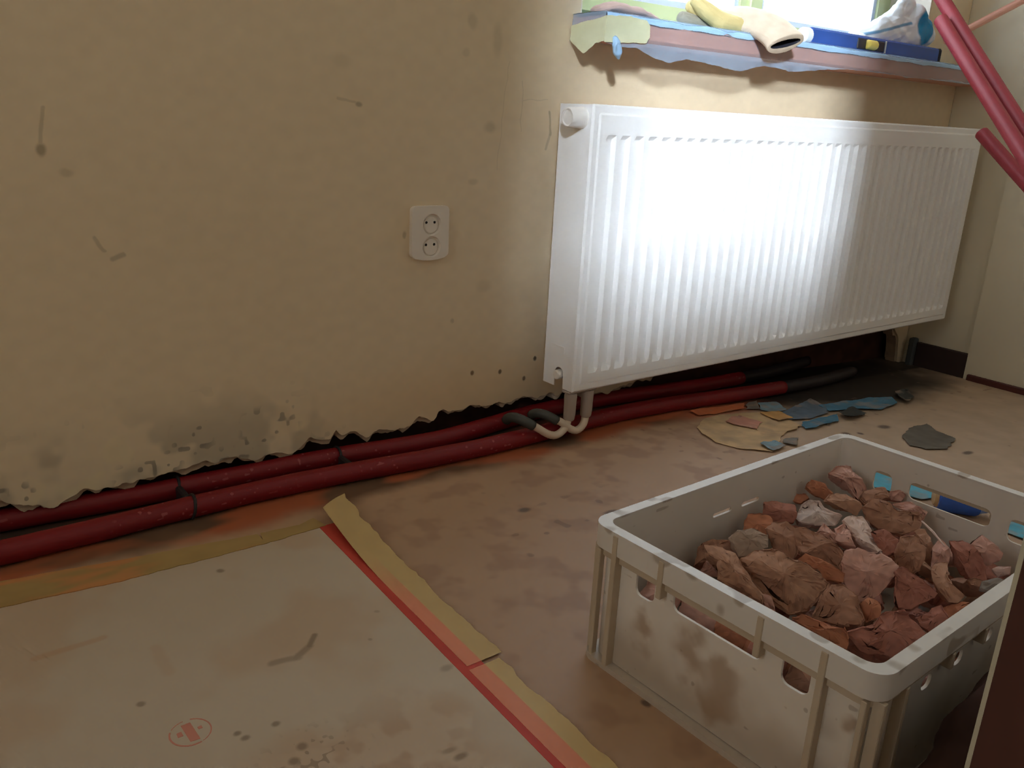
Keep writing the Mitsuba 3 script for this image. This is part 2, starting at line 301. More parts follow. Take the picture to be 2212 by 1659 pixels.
bz = ez + .010 + .012 * (meshkit.fbm(np.c_[ex * 40, ex * 0, ex * 0 + 8], 3, 5))
rough = Polygon(np.vstack([np.c_[ex, np.maximum(ez - .002 - .014 * meshkit.noise(np.c_[ex * 70, ex * 0, ex * 0], 4), -.1)], bottom[::-1] + [0, .02]])).buffer(0)
struct('wall_back__broken_edge', ext_xz(rough, .008, .036), 'broken_plaster', 'broken grey brown plaster edge above the red pipes')
mas = sbox(XL, -.15, XR, ZC).difference(sbox(WX0, WZ0, WX1, WZ1))
struct('wall_back__masonry', ext_xz(mas, .07, .22), 'raw_masonry', 'dark raw masonry in the gap under the plaster')
labels['wall_back'] = {'label': 'cream back wall carrying the socket and radiator, broken open along its foot', 'kind': 'structure'}
fr = sbox(WX0, WZ0, WX1, WZ1).difference(sbox(WX0 + .004, WZ0 + .004, WX1 - .004, WZ1 - .004))
struct('trim_1', ext_xz(fr, .001, .285), 'cream_plain', 'cream plastered reveal around the window')

# right wall: a recess beside the radiator, then a shallow step
struct('wall_right', cat([box(XR, XR + .2, -.222, .3, -.2, ZC), box(XR - .016, XR + .2, -5.0, -.222, -.25, ZC)]), 'grey_wall', 'pale plain wall on the right with a shallow step')
def wr_color(p, n, uv): return mix(lin(222, 214, 192), lin(212, 203, 180), fbm(p.y * 3, p.z * 3, 1))
mat('right_paint', wr_color, .75, .25); scene['wall_right']['bsdf'] = {'type': 'ref', 'id': 'right_paint'}
z0 = float(floor_z(XR))
struct('baseboard_right', box(XR - .016, XR - .0005, -.2215, -.045, z0 - .01, .008, .003), 'dark_skirting', 'short dark brown skirting board in the right hand corner')
struct('baseboard_right_001', cat([box(XR - .028, XR - .0165, -3.2, -.236, z0 - .02, -.055, .003)]), 'skirting_wood', 'low reddish brown skirting board along the right wall')
struct('trim_2', box(XR - .030, XR - .001, -.045, -.022, z0 - .01, .02, .004), 'corner_stub', 'grey mortar stub at the end of the dark skirting')

struct('wall_left', move(ext(sbox(YF, -.1, .3, ZC).difference(sbox(-1.55, 1.0, -.60, 2.1)), .2), YZ, (XL - .2, 0, 0)), 'cream_plain', 'cream left wall outside the view')
put('added_window_3__pane', box(XL - .125, XL - .115, -1.55, -.60, 1.0, 2.1), 'hall_pane_white', emitter={'type': 'area', 'radiance': rgb(SIDE_FILL_RADIANCE)})
put('added_window_3__frame', cat([box(XL - .13, XL - .08, y0, y1, q0, q1) for y0, y1, q0, q1 in ((-1.549, -1.49, 1.0, 2.1), (-.66, -.601, 1.0, 2.1), (-1.49, -.66, 1.001, 1.06), (-1.49, -.66, 2.04, 2.099), (-1.10, -1.05, 1.06, 2.04))]), 'window_paint')
labels['added_window_3'] = {'label': 'window added in the left wall outside the view as fill light', 'kind': 'structure'}
HX0, HX1, HZ0, HZ1 = -1.78, -.94, 1.30, 2.22  # opening and hall-side pier added and sized to shape the radiator beam
struct('wall_front', cat([ext_xz(sbox(XL - .2, -.2, XR + .2, ZC).difference(sbox(HX0, HZ0, HX1, HZ1)), YF - .15, .15), box(XL - .2, -2.20, -2.75, YF - .15, -.2, 3.6)]), 'cream_plain', 'cream wall behind the photographer with opening and pier added to shape the beam')
struct('ceiling', box(XL - .2, XR + .2, YF - .15, .3, ZC, ZC + .1), 'ceiling_white', 'white ceiling')
struct('ceiling_hall', box(-5.4, XR + .2, -5.4, YF - .15, 3.9, 4.0), 'hall_paint', 'brown ceiling of the hall behind')
struct('wall_hall', cat([ext_xz(sbox(-5.4, -.2, XR + .2, 3.9).difference(sbox(-4.37, 2.70, -3.87, 3.40)), -5.2, .2), box(-5.4, -5.2, -5.0, YF - .15, -.2, 3.9)]), 'hall_paint', 'brown wall of the hall behind')
put('added_window_2__pane', box(-4.37, -3.87, -5.06, -5.05, 2.70, 3.40), 'hall_pane_white', emitter={'type': 'area', 'radiance': rgb(HALL_RADIANCE)})
scene['added_window_2__frame'] = mikit.ply(ext_xz(sbox(-4.38, 2.69, -3.86, 3.41).difference(sbox(-4.34, 2.73, -3.90, 3.37)), -5.045, .04), 'window_paint')
labels['added_window_2'] = {'label': 'bright unseen hall window added behind the photographer to light the radiator', 'kind': 'structure'}

# ---------------------------------------------------------------- window above the radiator
yw = .12
labels['window_1'] = {'label': 'pale green painted two sash window above the radiator', 'kind': 'structure'}
zs = .897
put('window_1__frame', ext_xz(sbox(WX0 + .004, zs - .04, WX1 - .004, WZ1 - .004).difference(sbox(WX0 + .05, .925, 1.425, WZ1 - .05)), yw + .012, .07), 'window_paint')
for k, (a, b, zb) in enumerate(((.13, .757, .925), (.770, 1.400, .925))):
    s = sbox(a, zb, b, WZ1 - .055); g = sbox(a + (.07 if k == 0 else .062), .975, b - (.042 if k == 0 else .047), WZ1 - .12)
    sk = 'window_1__sash' if k == 0 else 'window_1__sash_001'
    m_ = ext_xz(s.difference(g.buffer(.014, join_style=2)), yw - .004, .05); put(sk, m_, 'window_paint')
    put(sk + '__glazing_bead', ext_xz(g.buffer(.0145, join_style=2).difference(g.buffer(-.001, join_style=2)), yw + .004, .03), 'window_bead')
    put(sk + '__pane', ext_xz(g.buffer(.004, join_style=2), yw + .03, .004), 'hall_pane_white', emitter={'type': 'area', 'radiance': rgb(WINDOW_RADIANCE)})
put('window_1__mullion', box(.755, .772, yw - .016, yw + .06, .925, WZ1 - .055, .003), 'window_paint')

# window sill with its film cover and tape
sill = thing('window_sill', 'pinkish brown window sill board wrapped in blue film above the radiator', 'window sill')
part(sill, 'board', box(.068, XR - .004, -.100, .128, .847, .893, .006), 'sill_wood')
hx = np.array([.06, .10, .146, .217, .247, .303, .38, .479, .577, .669, .781, .87, .963, 1.08, 1.194, 1.33, 1.45, 1.66])
hz = np.array([.838, .834, .834, .817, .812, .825, .819, .811, .831, .823, .834, .842, .846, .850, .843, .848, .852, .85])
film = thing('plastic_film', 'crumpled translucent blue film hanging over the front of the window sill', 'plastic film')
def sheet_grid(rows):   # rows: list of (n,3) arrays -> surface
    V = np.vstack(rows); n = len(rows[0]); F = []
    for i in range(len(rows) - 1):
        for j in range(n - 1):
            q = [i * n + j, i * n + j + 1, (i + 1) * n + j + 1, (i + 1) * n + j]; F += [[q[0], q[1], q[2]], [q[0], q[2], q[3]]]
    return trimesh.Trimesh(V, F, process=False)
fx = np.linspace(.0595, XR - .006, 260); fh = np.interp(fx, hx, hz) + .004 * (meshkit.fbm(np.c_[fx * 40, fx * 0, fx * 0], 3, 2) - .5)
def wob(k, s): return meshkit.fbm(np.c_[fx * 14, fx * 0 + k, fx * 0], 3, 11) * s
rows = []
for t in (0, .5, 1.0):    # front face down to the sill's lower edge
    z = .8975 + (.846 - .8975) * t; rows.append(np.c_[fx, -.1022 - wob(t * 2, .0035), fx * 0 + z])
part(film, 'front_fold', sheet_grid(rows), 'film_clear', True); rows = rows[-1:]
for t in (.25, .5, .75, 1.0):
    rows.append(np.c_[fx, -.1035 - .010 * t * meshkit.noise(np.c_[fx * 22, fx * 0 + t, fx * 0], 6) - wob(2 + t, .004) + .004 * t, .846 + (fh - .846) * t])
part(film, 'hanging_skirt', sheet_grid(rows), 'film_blue', True)
rows = [np.c_[fx, fx * 0 + y, .8945 + .0005 + wob(y * 30, .005) * (1 if y > -.1 else .6) - (.001 if y < -.1 else 0)] for y in np.linspace(.112, -.1035, 16)]
rows.append(np.c_[fx, fx * 0 - .1052, .8925 - wob(9, .004)]); rows.append(np.c_[fx, fx * 0 - .1045, .886 - wob(7, .006)])
part(film, 'top_layer', sheet_grid(rows), 'film_top', True)
part(film, 'end_fold', sheet_grid([np.c_[np.full(12, .0600 - .002 * i), np.linspace(-.102, -.001, 12), np.linspace(.898, .8955, 12) - .017 * i] for i in range(4)][::-1]), 'film_blue', True)
kn = spline([(.078, -.108, .850), (.083, -.112, .838), (.090, -.110, .824), (.100, -.106, .811)], 14)
tk = tube(kn, np.interp(np.linspace(0, 1, 14), [0, .3, .7, 1], [.005, .009, .010, .002]), 10); v = tk.vertices; v += .003 * (meshkit.noise(v * 180, 3)[:, None] - .5); tk.vertices = v
part(film, 'twisted_tip', tk, 'film_top', True)
tp = thing('masking_tape', 'pale yellow green masking tape folded round the left corner of the window sill', 'tape')
f1 = ragged(Polygon([(.0525, .888), (.12, .892), (.165, .889), (.176, .880), (.179, .858), (.170, .846), (.12, .842), (.0525, .838)]), .006, .002, 4)
part(tp, 'front_piece', ext_xz(f1, -.1102, .0008), 'sill_tape')
f2 = ragged(Polygon([(-.110, .888), (-.11, .842), (-.085, .838), (-.060, .823), (-.046, .818), (-.03, .828), (-.014, .838), (-.003, .846), (-.003, .872), (-.03, .878), (-.07, .882)]), .006, .003, 6)
part(tp, 'end_piece', move(ext(f2, .0008), YZ, (.0530, 0, 0)), 'sill_tape')

# ---------------------------------------------------------------- things on the sill
def blob(parts, res=.006, n=8):
    """One continuous smooth surface round a list of bones (p, rp, q, rq)."""
    ms = []
    for p_, rp, q_, rq in parts:
        s = []
        for c, r in ((p_, rp), (q_, rq)):
            r = np.broadcast_to(np.asarray(r, float), (3,)); a = m3.Manifold.sphere(1.0, 20).scale(r.tolist()).translate([float(x) for x in c]); s.append(a)
        ms.append(m3.Manifold.batch_hull(s))
    m = m3.Manifold.batch_boolean(ms, m3.OpType.Add).refine_to_length(res).to_mesh()
    t = trimesh.Trimesh(m.vert_properties[:, :3], m.tri_verts, process=True)
    trimesh.smoothing.filter_taubin(t, iterations=n); return t
def crumple(t, amp, freq, seed=0):
    v = t.vertices.copy(); nn = t.vertex_normals; d = meshkit.fbm(v * freq, 3, seed) - .5; t = t.copy(); t.vertices = v + nn * (2 * amp * d)[:, None]; return t
glove = thing('work_glove', 'beige work glove with yellow fingers on the window sill, cuff hanging over its front', 'glove')
# cuff: an open flattened tube whose mouth hangs over the sill edge
cl = spline([(.500, -.030, .930), (.535, -.078, .926), (.560, -.124, .905), (.566, -.160, .878)], 12)
cuff = []
ax = np.array([.88, .10, .42]); ax /= np.linalg.norm(ax)
def ring(c, t, ra, rb, n=36):
    a = ax - t * (ax @ t); a /= np.linalg.norm(a); b = np.cross(t, a); g = np.arange(n + 1) * 2 * np.pi / n
    return c + ra * np.cos(g)[:, None] * a + rb * np.sin(g)[:, None] * b
tt = np.gradient(cl, axis=0); tt /= np.linalg.norm(tt, axis=1, keepdims=True)
for i, c in enumerate(cl): cuff.append(ring(c, tt[i], .038 + .016 * i / 11, .022 + .003 * i / 11))
cuff.append(ring(cl[-1] + tt[-1] * .004, tt[-1], .052, .0235)); cuff.append(ring(cl[-1] + tt[-1] * .002, tt[-1], .0445, .0115))
lin_ = [ring(cl[-1] + tt[-1] * .0015, tt[-1], .0440, .0112)] + [ring(cl[i], tt[i], .039 - .002 * k_, .0105 - .001 * k_) for k_, i in enumerate((10, 8, 6))]  # black inner tube carries the shade of the cuff mouth
part(glove, 'shade_lining', sheet_grid(lin_ + [np.tile(cl[6], (37, 1))]), 'level_black', True, 'inside of the cuff, its shade put into the colour')
cm = sheet_grid(cuff); part(glove, 'cuff', crumple(cm, .003, 30, 2), 'glove_cotton', True)
part(glove, 'hand', crumple(blob([((.52, -.055, .924), (.032, .034, .022), (.47, -.02, .926), (.034, .040, .024)), ((.50, -.030, .926), (.032, .036, .022), (.44, -.005, .926), (.03, .036, .022))]), .004, 28, 3), 'glove_cotton', True)
fing = [((.50, -.072, .914), .017, (.548, -.090, .908), .012), ((.50, -.072, .914), .017, (.44, -.066, .918), .020), ((.44, -.066, .918), .020, (.395, -.052, .940), .018), ((.395, -.052, .940), .018, (.378, -.046, .952), .012),
        ((.47, -.045, .918), .018, (.42, -.035, .926), .018), ((.42, -.035, .926), .018, (.385, -.03, .944), .015)]
part(glove, 'fingers', crumple(blob(fing, .005, 10), .003, 40, 5), 'glove_yellow', True)
part(glove, 'fingertips', crumple(blob([((.43, -.035, .908), .014, (.372, -.030, .914), .016), ((.372, -.030, .914), .016, (.358, -.028, .918), .014)], .005, 6), .003, 40, 6), 'glove_grey', True, 'grey finger tip')

lv = thing('spirit_level', 'blue spirit level with a yellow vial lying on the film covered window sill', 'spirit level')
def lpos(x): return -.045 + 0 * x
part(lv, 'beam', box(.800, 1.440, -.062, -.036, .899, .939, .005), 'level_blue')
part(lv, 'end_cap', tube([(x, -.049, .9185) for x in (.778, .780, .800, .803)], [.014, .019, .0195, .018], 24), 'level_cap', 40, 'whitish round left end cap')
part(lv, 'end_cap', box(1.439, 1.452, -.064, -.034, .8985, .9395, .005), 'level_black', label='dark right end cap')
part(lv, 'vial_housing', box(1.005, 1.140, -.0645, -.034, .903, .933, .004), 'level_black')
part(lv, 'vial', tube([(1.045, -.066, .918), (1.05, -.066, .918), (1.085, -.066, .918), (1.09, -.066, .918)], [.010, .0125, .0125, .010], 16), 'vial_yellow', True)
part(lv, 'vial_frame', box(1.141, 1.146, -.065, -.034, .902, .934, .001), 'level_cap')

bag = thing('plastic_bag', 'crumpled white plastic bag with turquoise bands on the window sill behind the spirit level', 'bag')
bm = blob([((1.40, -.01, .985), (.045, .03, .045), (1.432, -.015, .972), (.022, .024, .026)), ((1.15, .02, .935), (.045, .035, .030), (1.22, .02, .955), (.05, .04, .042)), ((1.22, .02, .955), (.05, .04, .042), (1.32, .02, .985), (.05, .045, .050)), ((1.30, .02, .985), (.05, .035, .05), (1.335, .015, 1.048), (.032, .024, .026)),
           ((1.32, .02, .96), (.055, .045, .05), (1.385, .0, .99), (.045, .04, .065)), ((1.385, .01, .955), (.045, .04, .045), (1.405, .01, .950), (.040, .035, .04))], .007, 4)
part(bag, 'body', crumple(bm, .014, 22, 9), 'bag_film', 25)
st = thing('cloth_strip', 'greyish pink cloth strip bunched at the left end of the window sill', 'cloth')
put(st, crumple(blob([((.085, -.045, .905), (.012, .02, .008), (.13, -.045, .915), (.02, .022, .010)), ((.13, -.045, .915), (.02, .022, .010), (.20, -.04, .912), (.022, .022, .010)), ((.20, -.04, .912), (.022, .022, .010), (.265, -.03, .906), (.012, .016, .007))], .005, 4), .004, 40, 4), 'cloth_strip', True)

# ---------------------------------------------------------------- radiator
RX, RL, RZ, RH = 0.0, 1.624, .1194, .60
YFr, YBk = -.1537, -.050
rad = thing('radiator', 'white ribbed panel radiator hanging on the wall below the window', 'radiator')
xs, hx_ = [], []
pitch, first, nrib = .04003, .0515, 39
def addx(x, h): xs.append(x); hx_.append(h)
addx(0, 0)
for e in (.004, .016, .020): addx(e, 0)
for i in range(nrib):
    c = first + pitch * i
    for dx, h in ((-.0145, 0), (-.0088, 1), (.0088, 1), (.0145, 0)): addx(c + dx, h)
for e in (.020, .016, .004): addx(RL - e, 0)
addx(RL, 0)
xs, hx_ = np.array(xs), np.array(hx_, float)
zz = np.array([0, .004, .016, .020, .040, .050, .058, .30, RH - .074, RH - .066, RH - .058, RH - .020, RH - .016, RH - .004, RH]); hz_ = np.array([0, 0, 0, 0, 0, .75, 1, 1, 1, .85, 0, 0, 0, 0, 0])
XX, ZZ = np.meshgrid(xs, zz, indexing='ij'); D = hx_[:, None] * hz_[None, :] * .0098
dist = np.minimum(np.minimum(XX, RL - XX), np.minimum(ZZ, RH - ZZ))
rim = np.interp(dist, [0, .004, .016, .020], [.004, 0, 0, -.0025])
YY = YFr + D + rim + .0025
V = np.c_[XX.ravel() + RX, YY.ravel(), ZZ.ravel() + RZ]; n2 = len(zz); F = []
for i in range(len(xs) - 1):
    for j in range(n2 - 1):
        q = [i * n2 + j, (i + 1) * n2 + j, (i + 1) * n2 + j + 1, i * n2 + j + 1]; F += [[q[0], q[1], q[2]], [q[0], q[2], q[3]]]
fp = trimesh.Trimesh(V, F, process=False)
part(rad, 'front_panel', cat([fp, box(RX + .001, RX + RL - .001, YFr + .0125, YFr + .016, RZ + .001, RZ + RH - .001), box(RX + .0005, RX + RL - .0005, YFr + .006, YFr + .016, RZ + .0005, RZ + .003), box(RX + .0005, RX + RL - .0005, YFr + .006, YFr + .016, RZ + RH - .003, RZ + RH - .0005)]), 'radiator_enamel', 22)
part(rad, 'rear_panel', box(RX + .004, RX + RL - .004, YBk - .014, YBk, RZ + .004, RZ + RH - .004, .004), 'radiator_enamel')
# side panels; the left one has a notch for the lower plug
sp = Polygon([(YFr + .0066, RZ + .001), (YFr + .0066, RZ + RH - .001), (YBk, RZ + RH - .001), (YBk, RZ + .006), (YBk - .028, RZ + .004)])
notch = sbox(-.117, RZ - .01, -.088, .152).union(Polygon(np.c_[-.1025 + .0145 * np.cos(np.linspace(0, 2 * np.pi, 28)), .152 + .0145 * np.sin(np.linspace(0, 2 * np.pi, 28))]))
sp = sbox(YFr + .0066, RZ + .001, YBk, RZ + RH - .001)
part(rad, 'side_panel', move(ext(sp.difference(notch), .0015), YZ, (RX - .0012, 0, 0)), 'radiator_enamel')
part(rad, 'side_panel', move(ext(sp, .0015), YZ, (RX + RL - .0003, 0, 0)), 'radiator_enamel')
part(rad, 'side_label', move(ext(sbox(-.116, .196, -.074, .214), .0012), YZ, (RX - .0022, 0, 0)), 'radiator_enamel')
part(rad, 'plug', tube([(.03, -.1025, .150), (-.002, -.1025, .150), (-.009, -.1025, .150), (-.0105, -.1025, .150)], [.0105, .0105, .0105, .008], 20), 'white_plastic', 30, 'round white lower plug')
part(rad, 'bottom_shadow_gap', box(RX + .006, RX + RL - .006, YFr + .017, YBk - .015, RZ + .05, RZ + .06), 'radiator_dark')
grille = [box(RX + .002, RX + RL - .002, YFr + .016, YFr + .024, RZ + RH - .006, RZ + RH - .001), box(RX + .002, RX + RL - .002, YBk - .022, YBk - .014, RZ + RH - .006, RZ + RH - .001)]
for i in range(54): grille.append(box(RX + .004 + i * .0303, RX + .016 + i * .0303, YFr + .02, YBk - .018, RZ + RH - .006, RZ + RH - .002))
part(rad, 'top_grille', cat(grille), 'radiator_enamel')
kc = (-.119, .692)
part(rad, 'valve_cap', tube([(.0, *kc), (-.003, *kc), (-.004, *kc), (-.036, *kc), (-.040, *kc), (-.0405, *kc), (-.0400, *kc), (-.037, *kc), (-.0365, *kc)], [.0215, .0215, .0205, .0195, .0180, .0165, .0155, .0145, .0001], 32, straight=True), 'white_plastic', 40, 'round white valve cap')
for xb in (.22, 1.40):
    part(rad, 'wall_bracket', box(xb, xb + .03, YBk, -.0006, RZ + .16, RZ + RH - .05, .003), 'radiator_enamel')

# ---------------------------------------------------------------- hoses under the radiator
def hose(path, label, valve_z):
    h = thing('radiator_hose', label, 'hose'); p = spline(path, 40); x, y = path[0][0], path[0][1]
    part(h, 'pipe', tube(p, .0085, 14), 'hose_white', True)
    part(h, 'sleeve', tube([(x, y, .1115), (x, y, .110), (x, y, .106), (x, y, .09), (x + .0, y, .062), (x - .001, y, .050), (x - .001, y, .046)], [.013, .0135, .0145, .0138, .0135, .0125, .009], 14), 'hose_sleeve', 40, 'grey white sleeve nut')
    return h
ya = -.128
h1 = hose([(.016, ya, .10), (.014, ya, .055), (.004, ya - .003, .034), (-.024, ya - .007, .0215), (-.062, ya - .006, .036), (-.090, ya, .054)], 'white radiator hose nearest the left end of the radiator, curving into a grey elbow', .1)
part(h1, 'elbow', tube(spline([(-.087, ya - .001, .052), (-.106, ya + .012, .064), (-.116, ya + .034, .066), (-.118, ya + .056, .052)], 12), .0110, 12), 'fitting_grey', True, 'dark grey elbow fitting')
h2 = hose([(.066, ya, .10), (.065, ya, .050), (.058, ya - .003, .032), (.034, ya - .007, .0215), (.006, ya - .004, .036), (-.020, ya + .004, .052)], 'white radiator hose second from the left end of the radiator', .1)
part(h2, 'elbow', tube(spline([(-.017, ya + .003, .050), (-.036, ya + .016, .062), (-.047, ya + .036, .063), (-.050, ya + .054, .052)], 10), .0105, 12), 'fitting_grey', True, 'dark grey elbow fitting')
part(rad, 'valve_bridge', box(-.002, .084, ya - .012, ya + .012, .112, .1188, .002), 'hose_sleeve', label='grey valve block under the left corner')

# ---------------------------------------------------------------- wall socket
soc = thing('wall_socket', 'white double wall socket on the cream wall left of the radiator', 'socket')
cx, z1, z2 = -.280, .4755, .4335
plate = rounded_rect(-.326, .410, -.240, .512, .010).union(Polygon([(-.326, .42), (-.318, .409), (-.30, .4055), (-.2835, .4045), (-.266, .4055), (-.248, .409), (-.240, .42)]))
m = m3.Manifold(m3.Mesh(np.asarray(ext(plate, .010).vertices, np.float32), np.asarray(ext(plate, .010).faces, np.uint32)))
for zc in (z1, z2 - .002):
    c = m3.Manifold.cylinder(.008, .0188, .0218, 48).translate([cx, zc, .0035]); m = m - c
mm = m.to_mesh(); t = trimesh.Trimesh(mm.vert_properties[:, :3], mm.tri_verts)
part(soc, 'plate', move(t, XZ, (0, -.0002, 0)), 'socket_plastic', 30)
for zc in (z1, z2 - .002):
    k = part(soc, 'outlet', tube([(cx, -.003, zc - .0015), (cx, -.0058, zc - .0015), (cx, -.0068, zc - .0015)], [.0170, .0166, .0150], 40), 'socket_plastic', 30)
    for s in (-1, 1):
        part(k, 'pin_hole', tube([(cx + s * .0095 - .002, -.0060, zc + .004), (cx + s * .0095 - .002, -.0071, zc + .004)], .0027, 12), 'black_hole')

# ---------------------------------------------------------------- red insulated pipes on the floor
def floor_pipe(pts, label, r=.019):
    k = thing('insulated_pipe', label, 'pipe'); p = spline(pts, 160); p[:, 1] += .003 * np.sin(p[:, 0] * 9); v = tube(p, r, 20)
    part(k, 'insulation', crumple(v, .0012, 20, 3), 'foam_red', True)
    d = (p[-1] - p[-9]); d[2] = -.05 * np.linalg.norm(d[:2]); q = p[-1] + d / np.linalg.norm(d) * np.linspace(-.01, .42, 20)[:, None]; q[:, 1] += .25 * np.linspace(0, .42, 20) ** 2  # black extension added where the pipes fade into the dark
    part(k, 'dark_fade_end', tube(q, .0175, 18), 'clip_black', True, 'added black length where the pipe fades into the dark under the radiator'); return k
def pz(x): return .0195 + float(floor_z(x)) * .9
up = [(-2.4, .030), (-1.7, .028), (-1.075, .024), (-.81, .010), (-.61, .0), (-.45, -.008), (-.28, -.022), (-.05, .004), (.3, .008), (.58, .004), (.80, .008)]
lo = [(-2.4, -.11), (-1.7, -.10), (-1.089, -.093), (-.831, -.080), (-.645, -.080), (-.346, -.101), (0, -.102), (.25, -.095), (.482, -.092), (.765, -.106), (.84, -.108)]
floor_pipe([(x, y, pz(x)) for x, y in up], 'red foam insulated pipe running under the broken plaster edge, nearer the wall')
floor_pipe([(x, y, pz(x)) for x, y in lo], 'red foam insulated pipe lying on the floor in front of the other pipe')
def clip(x, yu, yl, label, both=True):
    k = thing('pipe_clip', label, 'pipe clip')
    rs = []
    for y in ((yu, yl) if both else (yu,)):
        g = np.linspace(0, 2 * np.pi, 29); rs.append(tube(np.c_[np.full(29, x) + .004 * np.sin(g), y + .0205 * np.cos(g), pz(x) + .0205 * np.sin(g)], .0028, 8, caps=False))
    part(k, 'band', rs[0], 'clip_black', True)
    if both:
        part(k, 'band', rs[1], 'clip_black', True)
    part(k, 'bridge', box(x - .006, x + .006, min(yl + .019, yu - .021), yu - .019, pz(x) - .012, pz(x) + .012, .003), 'clip_black')
clip(-.800, .010, -.080, 'black clip strapping both red pipes together, left of the other clip')
clip(-.492, -.006, -.090, 'black clip on the upper red pipe below a notch in the plaster', False)

# ---------------------------------------------------------------- red tubes leaning at the upper right, copper pipe
def lean(A, B, label, ext_to=.022, r=.019):
    k = thing('insulation_tube', label, 'insulation tube'); A, B = np.array(A), np.array(B); d = B - A
    E_ = A + d * ((A[2] - ext_to) / -d[2]); n = 30; p = A + (E_ - A) * np.linspace(0, 1, n)[:, None]; p[:, 2] -= .02 * np.sin(np.linspace(0, np.pi, n))
    rr = np.full(n, r); m = tube(np.vstack([p[0], p[0] + (p[1] - p[0]) * .04, p[1:]]), np.r_[r * .8, r, rr[1:]], 22)
    put(k, m, 'foam_red_dusty', 40)
lean((1.334, -.103, 1.006), (1.116, -.490, .681), 'red insulation tube leaning at the upper right, its cut end beside the plastic bag')
lean((1.431, .002, 1.127), (1.215, -.434, .743), 'longest red insulation tube, running behind its neighbour and out at the top')
lean((1.400, -.249, .7075), (1.349, -.412, .5985), 'lowest red insulation tube, its cut end beside the radiator upper right corner')
cop = thing('copper_pipe', 'bare copper pipe end sticking out of the right wall beside the red tubes', 'pipe')
put(cop, tube(spline([(1.455, -.062, .960), (1.492, -.099, .992), (1.607, -.215, 1.092), (1.690, -.299, 1.164)], 14), .0105, 16), 'copper', 30)

# ---------------------------------------------------------------- floor covering, tapes
def xr(y): return -.634 + .036 * (y + .23)
sh = thing('floor_covering', 'dusty beige ribbed floor covering sheet with a red edge stripe at the lower left', 'floor covering')
sheet = Polygon([(-2.3, -.195), (-1.107, -.217), (-.632, -.231), (xr(-.231) + .036, -.231), (xr(-1.9) + .036, -1.9), (-2.3, -1.9)])
part(sh, 'sheet', move(ext(sheet, .002), t=(0, 0, .0005)), 'sheet_paper')
part(sh, 'red_stripe', move(ext(Polygon([(xr(-.232), -.232), (xr(-.232) + .0355, -.232), (xr(-1.9) + .0355, -1.9), (xr(-1.9), -1.9)]), .0004), t=(0, 0, .0025)), 'stripe_red', label='red stripe along the edge of the sheet')
lc = np.array([-.969, -.617])
def arc(a0, a1, r0, r1, n=24): 
    g = np.radians(np.linspace(a0, a1, n)); return Polygon(np.vstack([np.c_[r1 * np.cos(g), r1 * np.sin(g)], np.c_[r0 * np.cos(g[::-1]), r0 * np.sin(g[::-1])]]) + lc)
logo = [arc(150, 285, .0215, .0235), arc(-40, 75, .0217, .0232), arc(95, 140, .0219, .0228), arc(290, 318, .0219, .0228),
        Polygon(np.array([(-.0062, .016), (.0045, .0165), (.0060, -.0165), (-.0048, -.016)]) + lc), Polygon(np.array([(-.0145, -.002), (-.0085, -.002), (-.0085, .0062), (-.0140, .0055)]) + lc), Polygon(np.array([(.0090, -.0005), (.0138, -.0005), (.0138, .0045), (.0090, .004)]) + lc)]
part(sh, 'printed_mark', cat([move(ext(g, .0003), t=(0, 0, .0025)) for g in logo]), 'print_red', label='faded red round mark with a bar between two blocks')
def strip(y0, y1, n, in_, out, lift, seed):
    ys = np.linspace(y0, y1, n); rows = []
    ro = .010 * (meshkit.fbm(np.c_[ys * 40, ys * 0, ys * 0 + seed], 3, seed) - .5)
    for k in range(9):
        t = k / 8; l = lift(ys)
        rows.append(np.c_[xr(ys) + in_ + (out + ro - in_) * t + .25 * l, ys + 1.2 * l * t, .0030 + l * (.75 + .5 * t * (1 - t)) + .0006 * meshkit.fbm(np.c_[ys * 60, ys * 0 + t * 3, ys * 0], 2, seed) + .0015 * np.maximum(0, t - .8) * 5 * meshkit.noise(np.c_[ys * 22, ys * 0, ys * 0], seed)])
    return sheet_grid(rows[::-1])
t1 = thing('masking_tape', 'yellowish masking tape strip along the red stripe, its far end curling up off the floor', 'tape')
put(t1, strip(-.205, -.690, 120, .013, .067, lambda y: .026 * np.clip((y + .45) / .245, 0, 1) ** 1.6, 3), 'masking_tape', True)
t2 = thing('masking_tape', 'yellowish masking tape strip along the red stripe, nearest the bottom of the picture', 'tape')
put(t2, strip(-.698, -1.9, 200, .011, .060, lambda y: y * 0, 5), 'masking_tape', True)
ep = [(-2.3, -.125), (-1.1, -.150), (-.96, -.174), (-.80, -.195), (-.733, -.205), (-.732, -.228), (-.727, -.203), (-.66, -.210), (-.628, -.198), (-.622, -.234), (-.73, -.242), (-.97, -.240), (-1.1, -.226), (-2.3, -.200)]
t3 = thing('edge_tape', 'stained yellow brown tape along the edge of the floor covering nearest the red pipes', 'tape')
put(t3, move(ext(ragged(Polygon(ep), .008, .004, 5), .0012), t=(0, 0, .0026)), 'edge_tape')

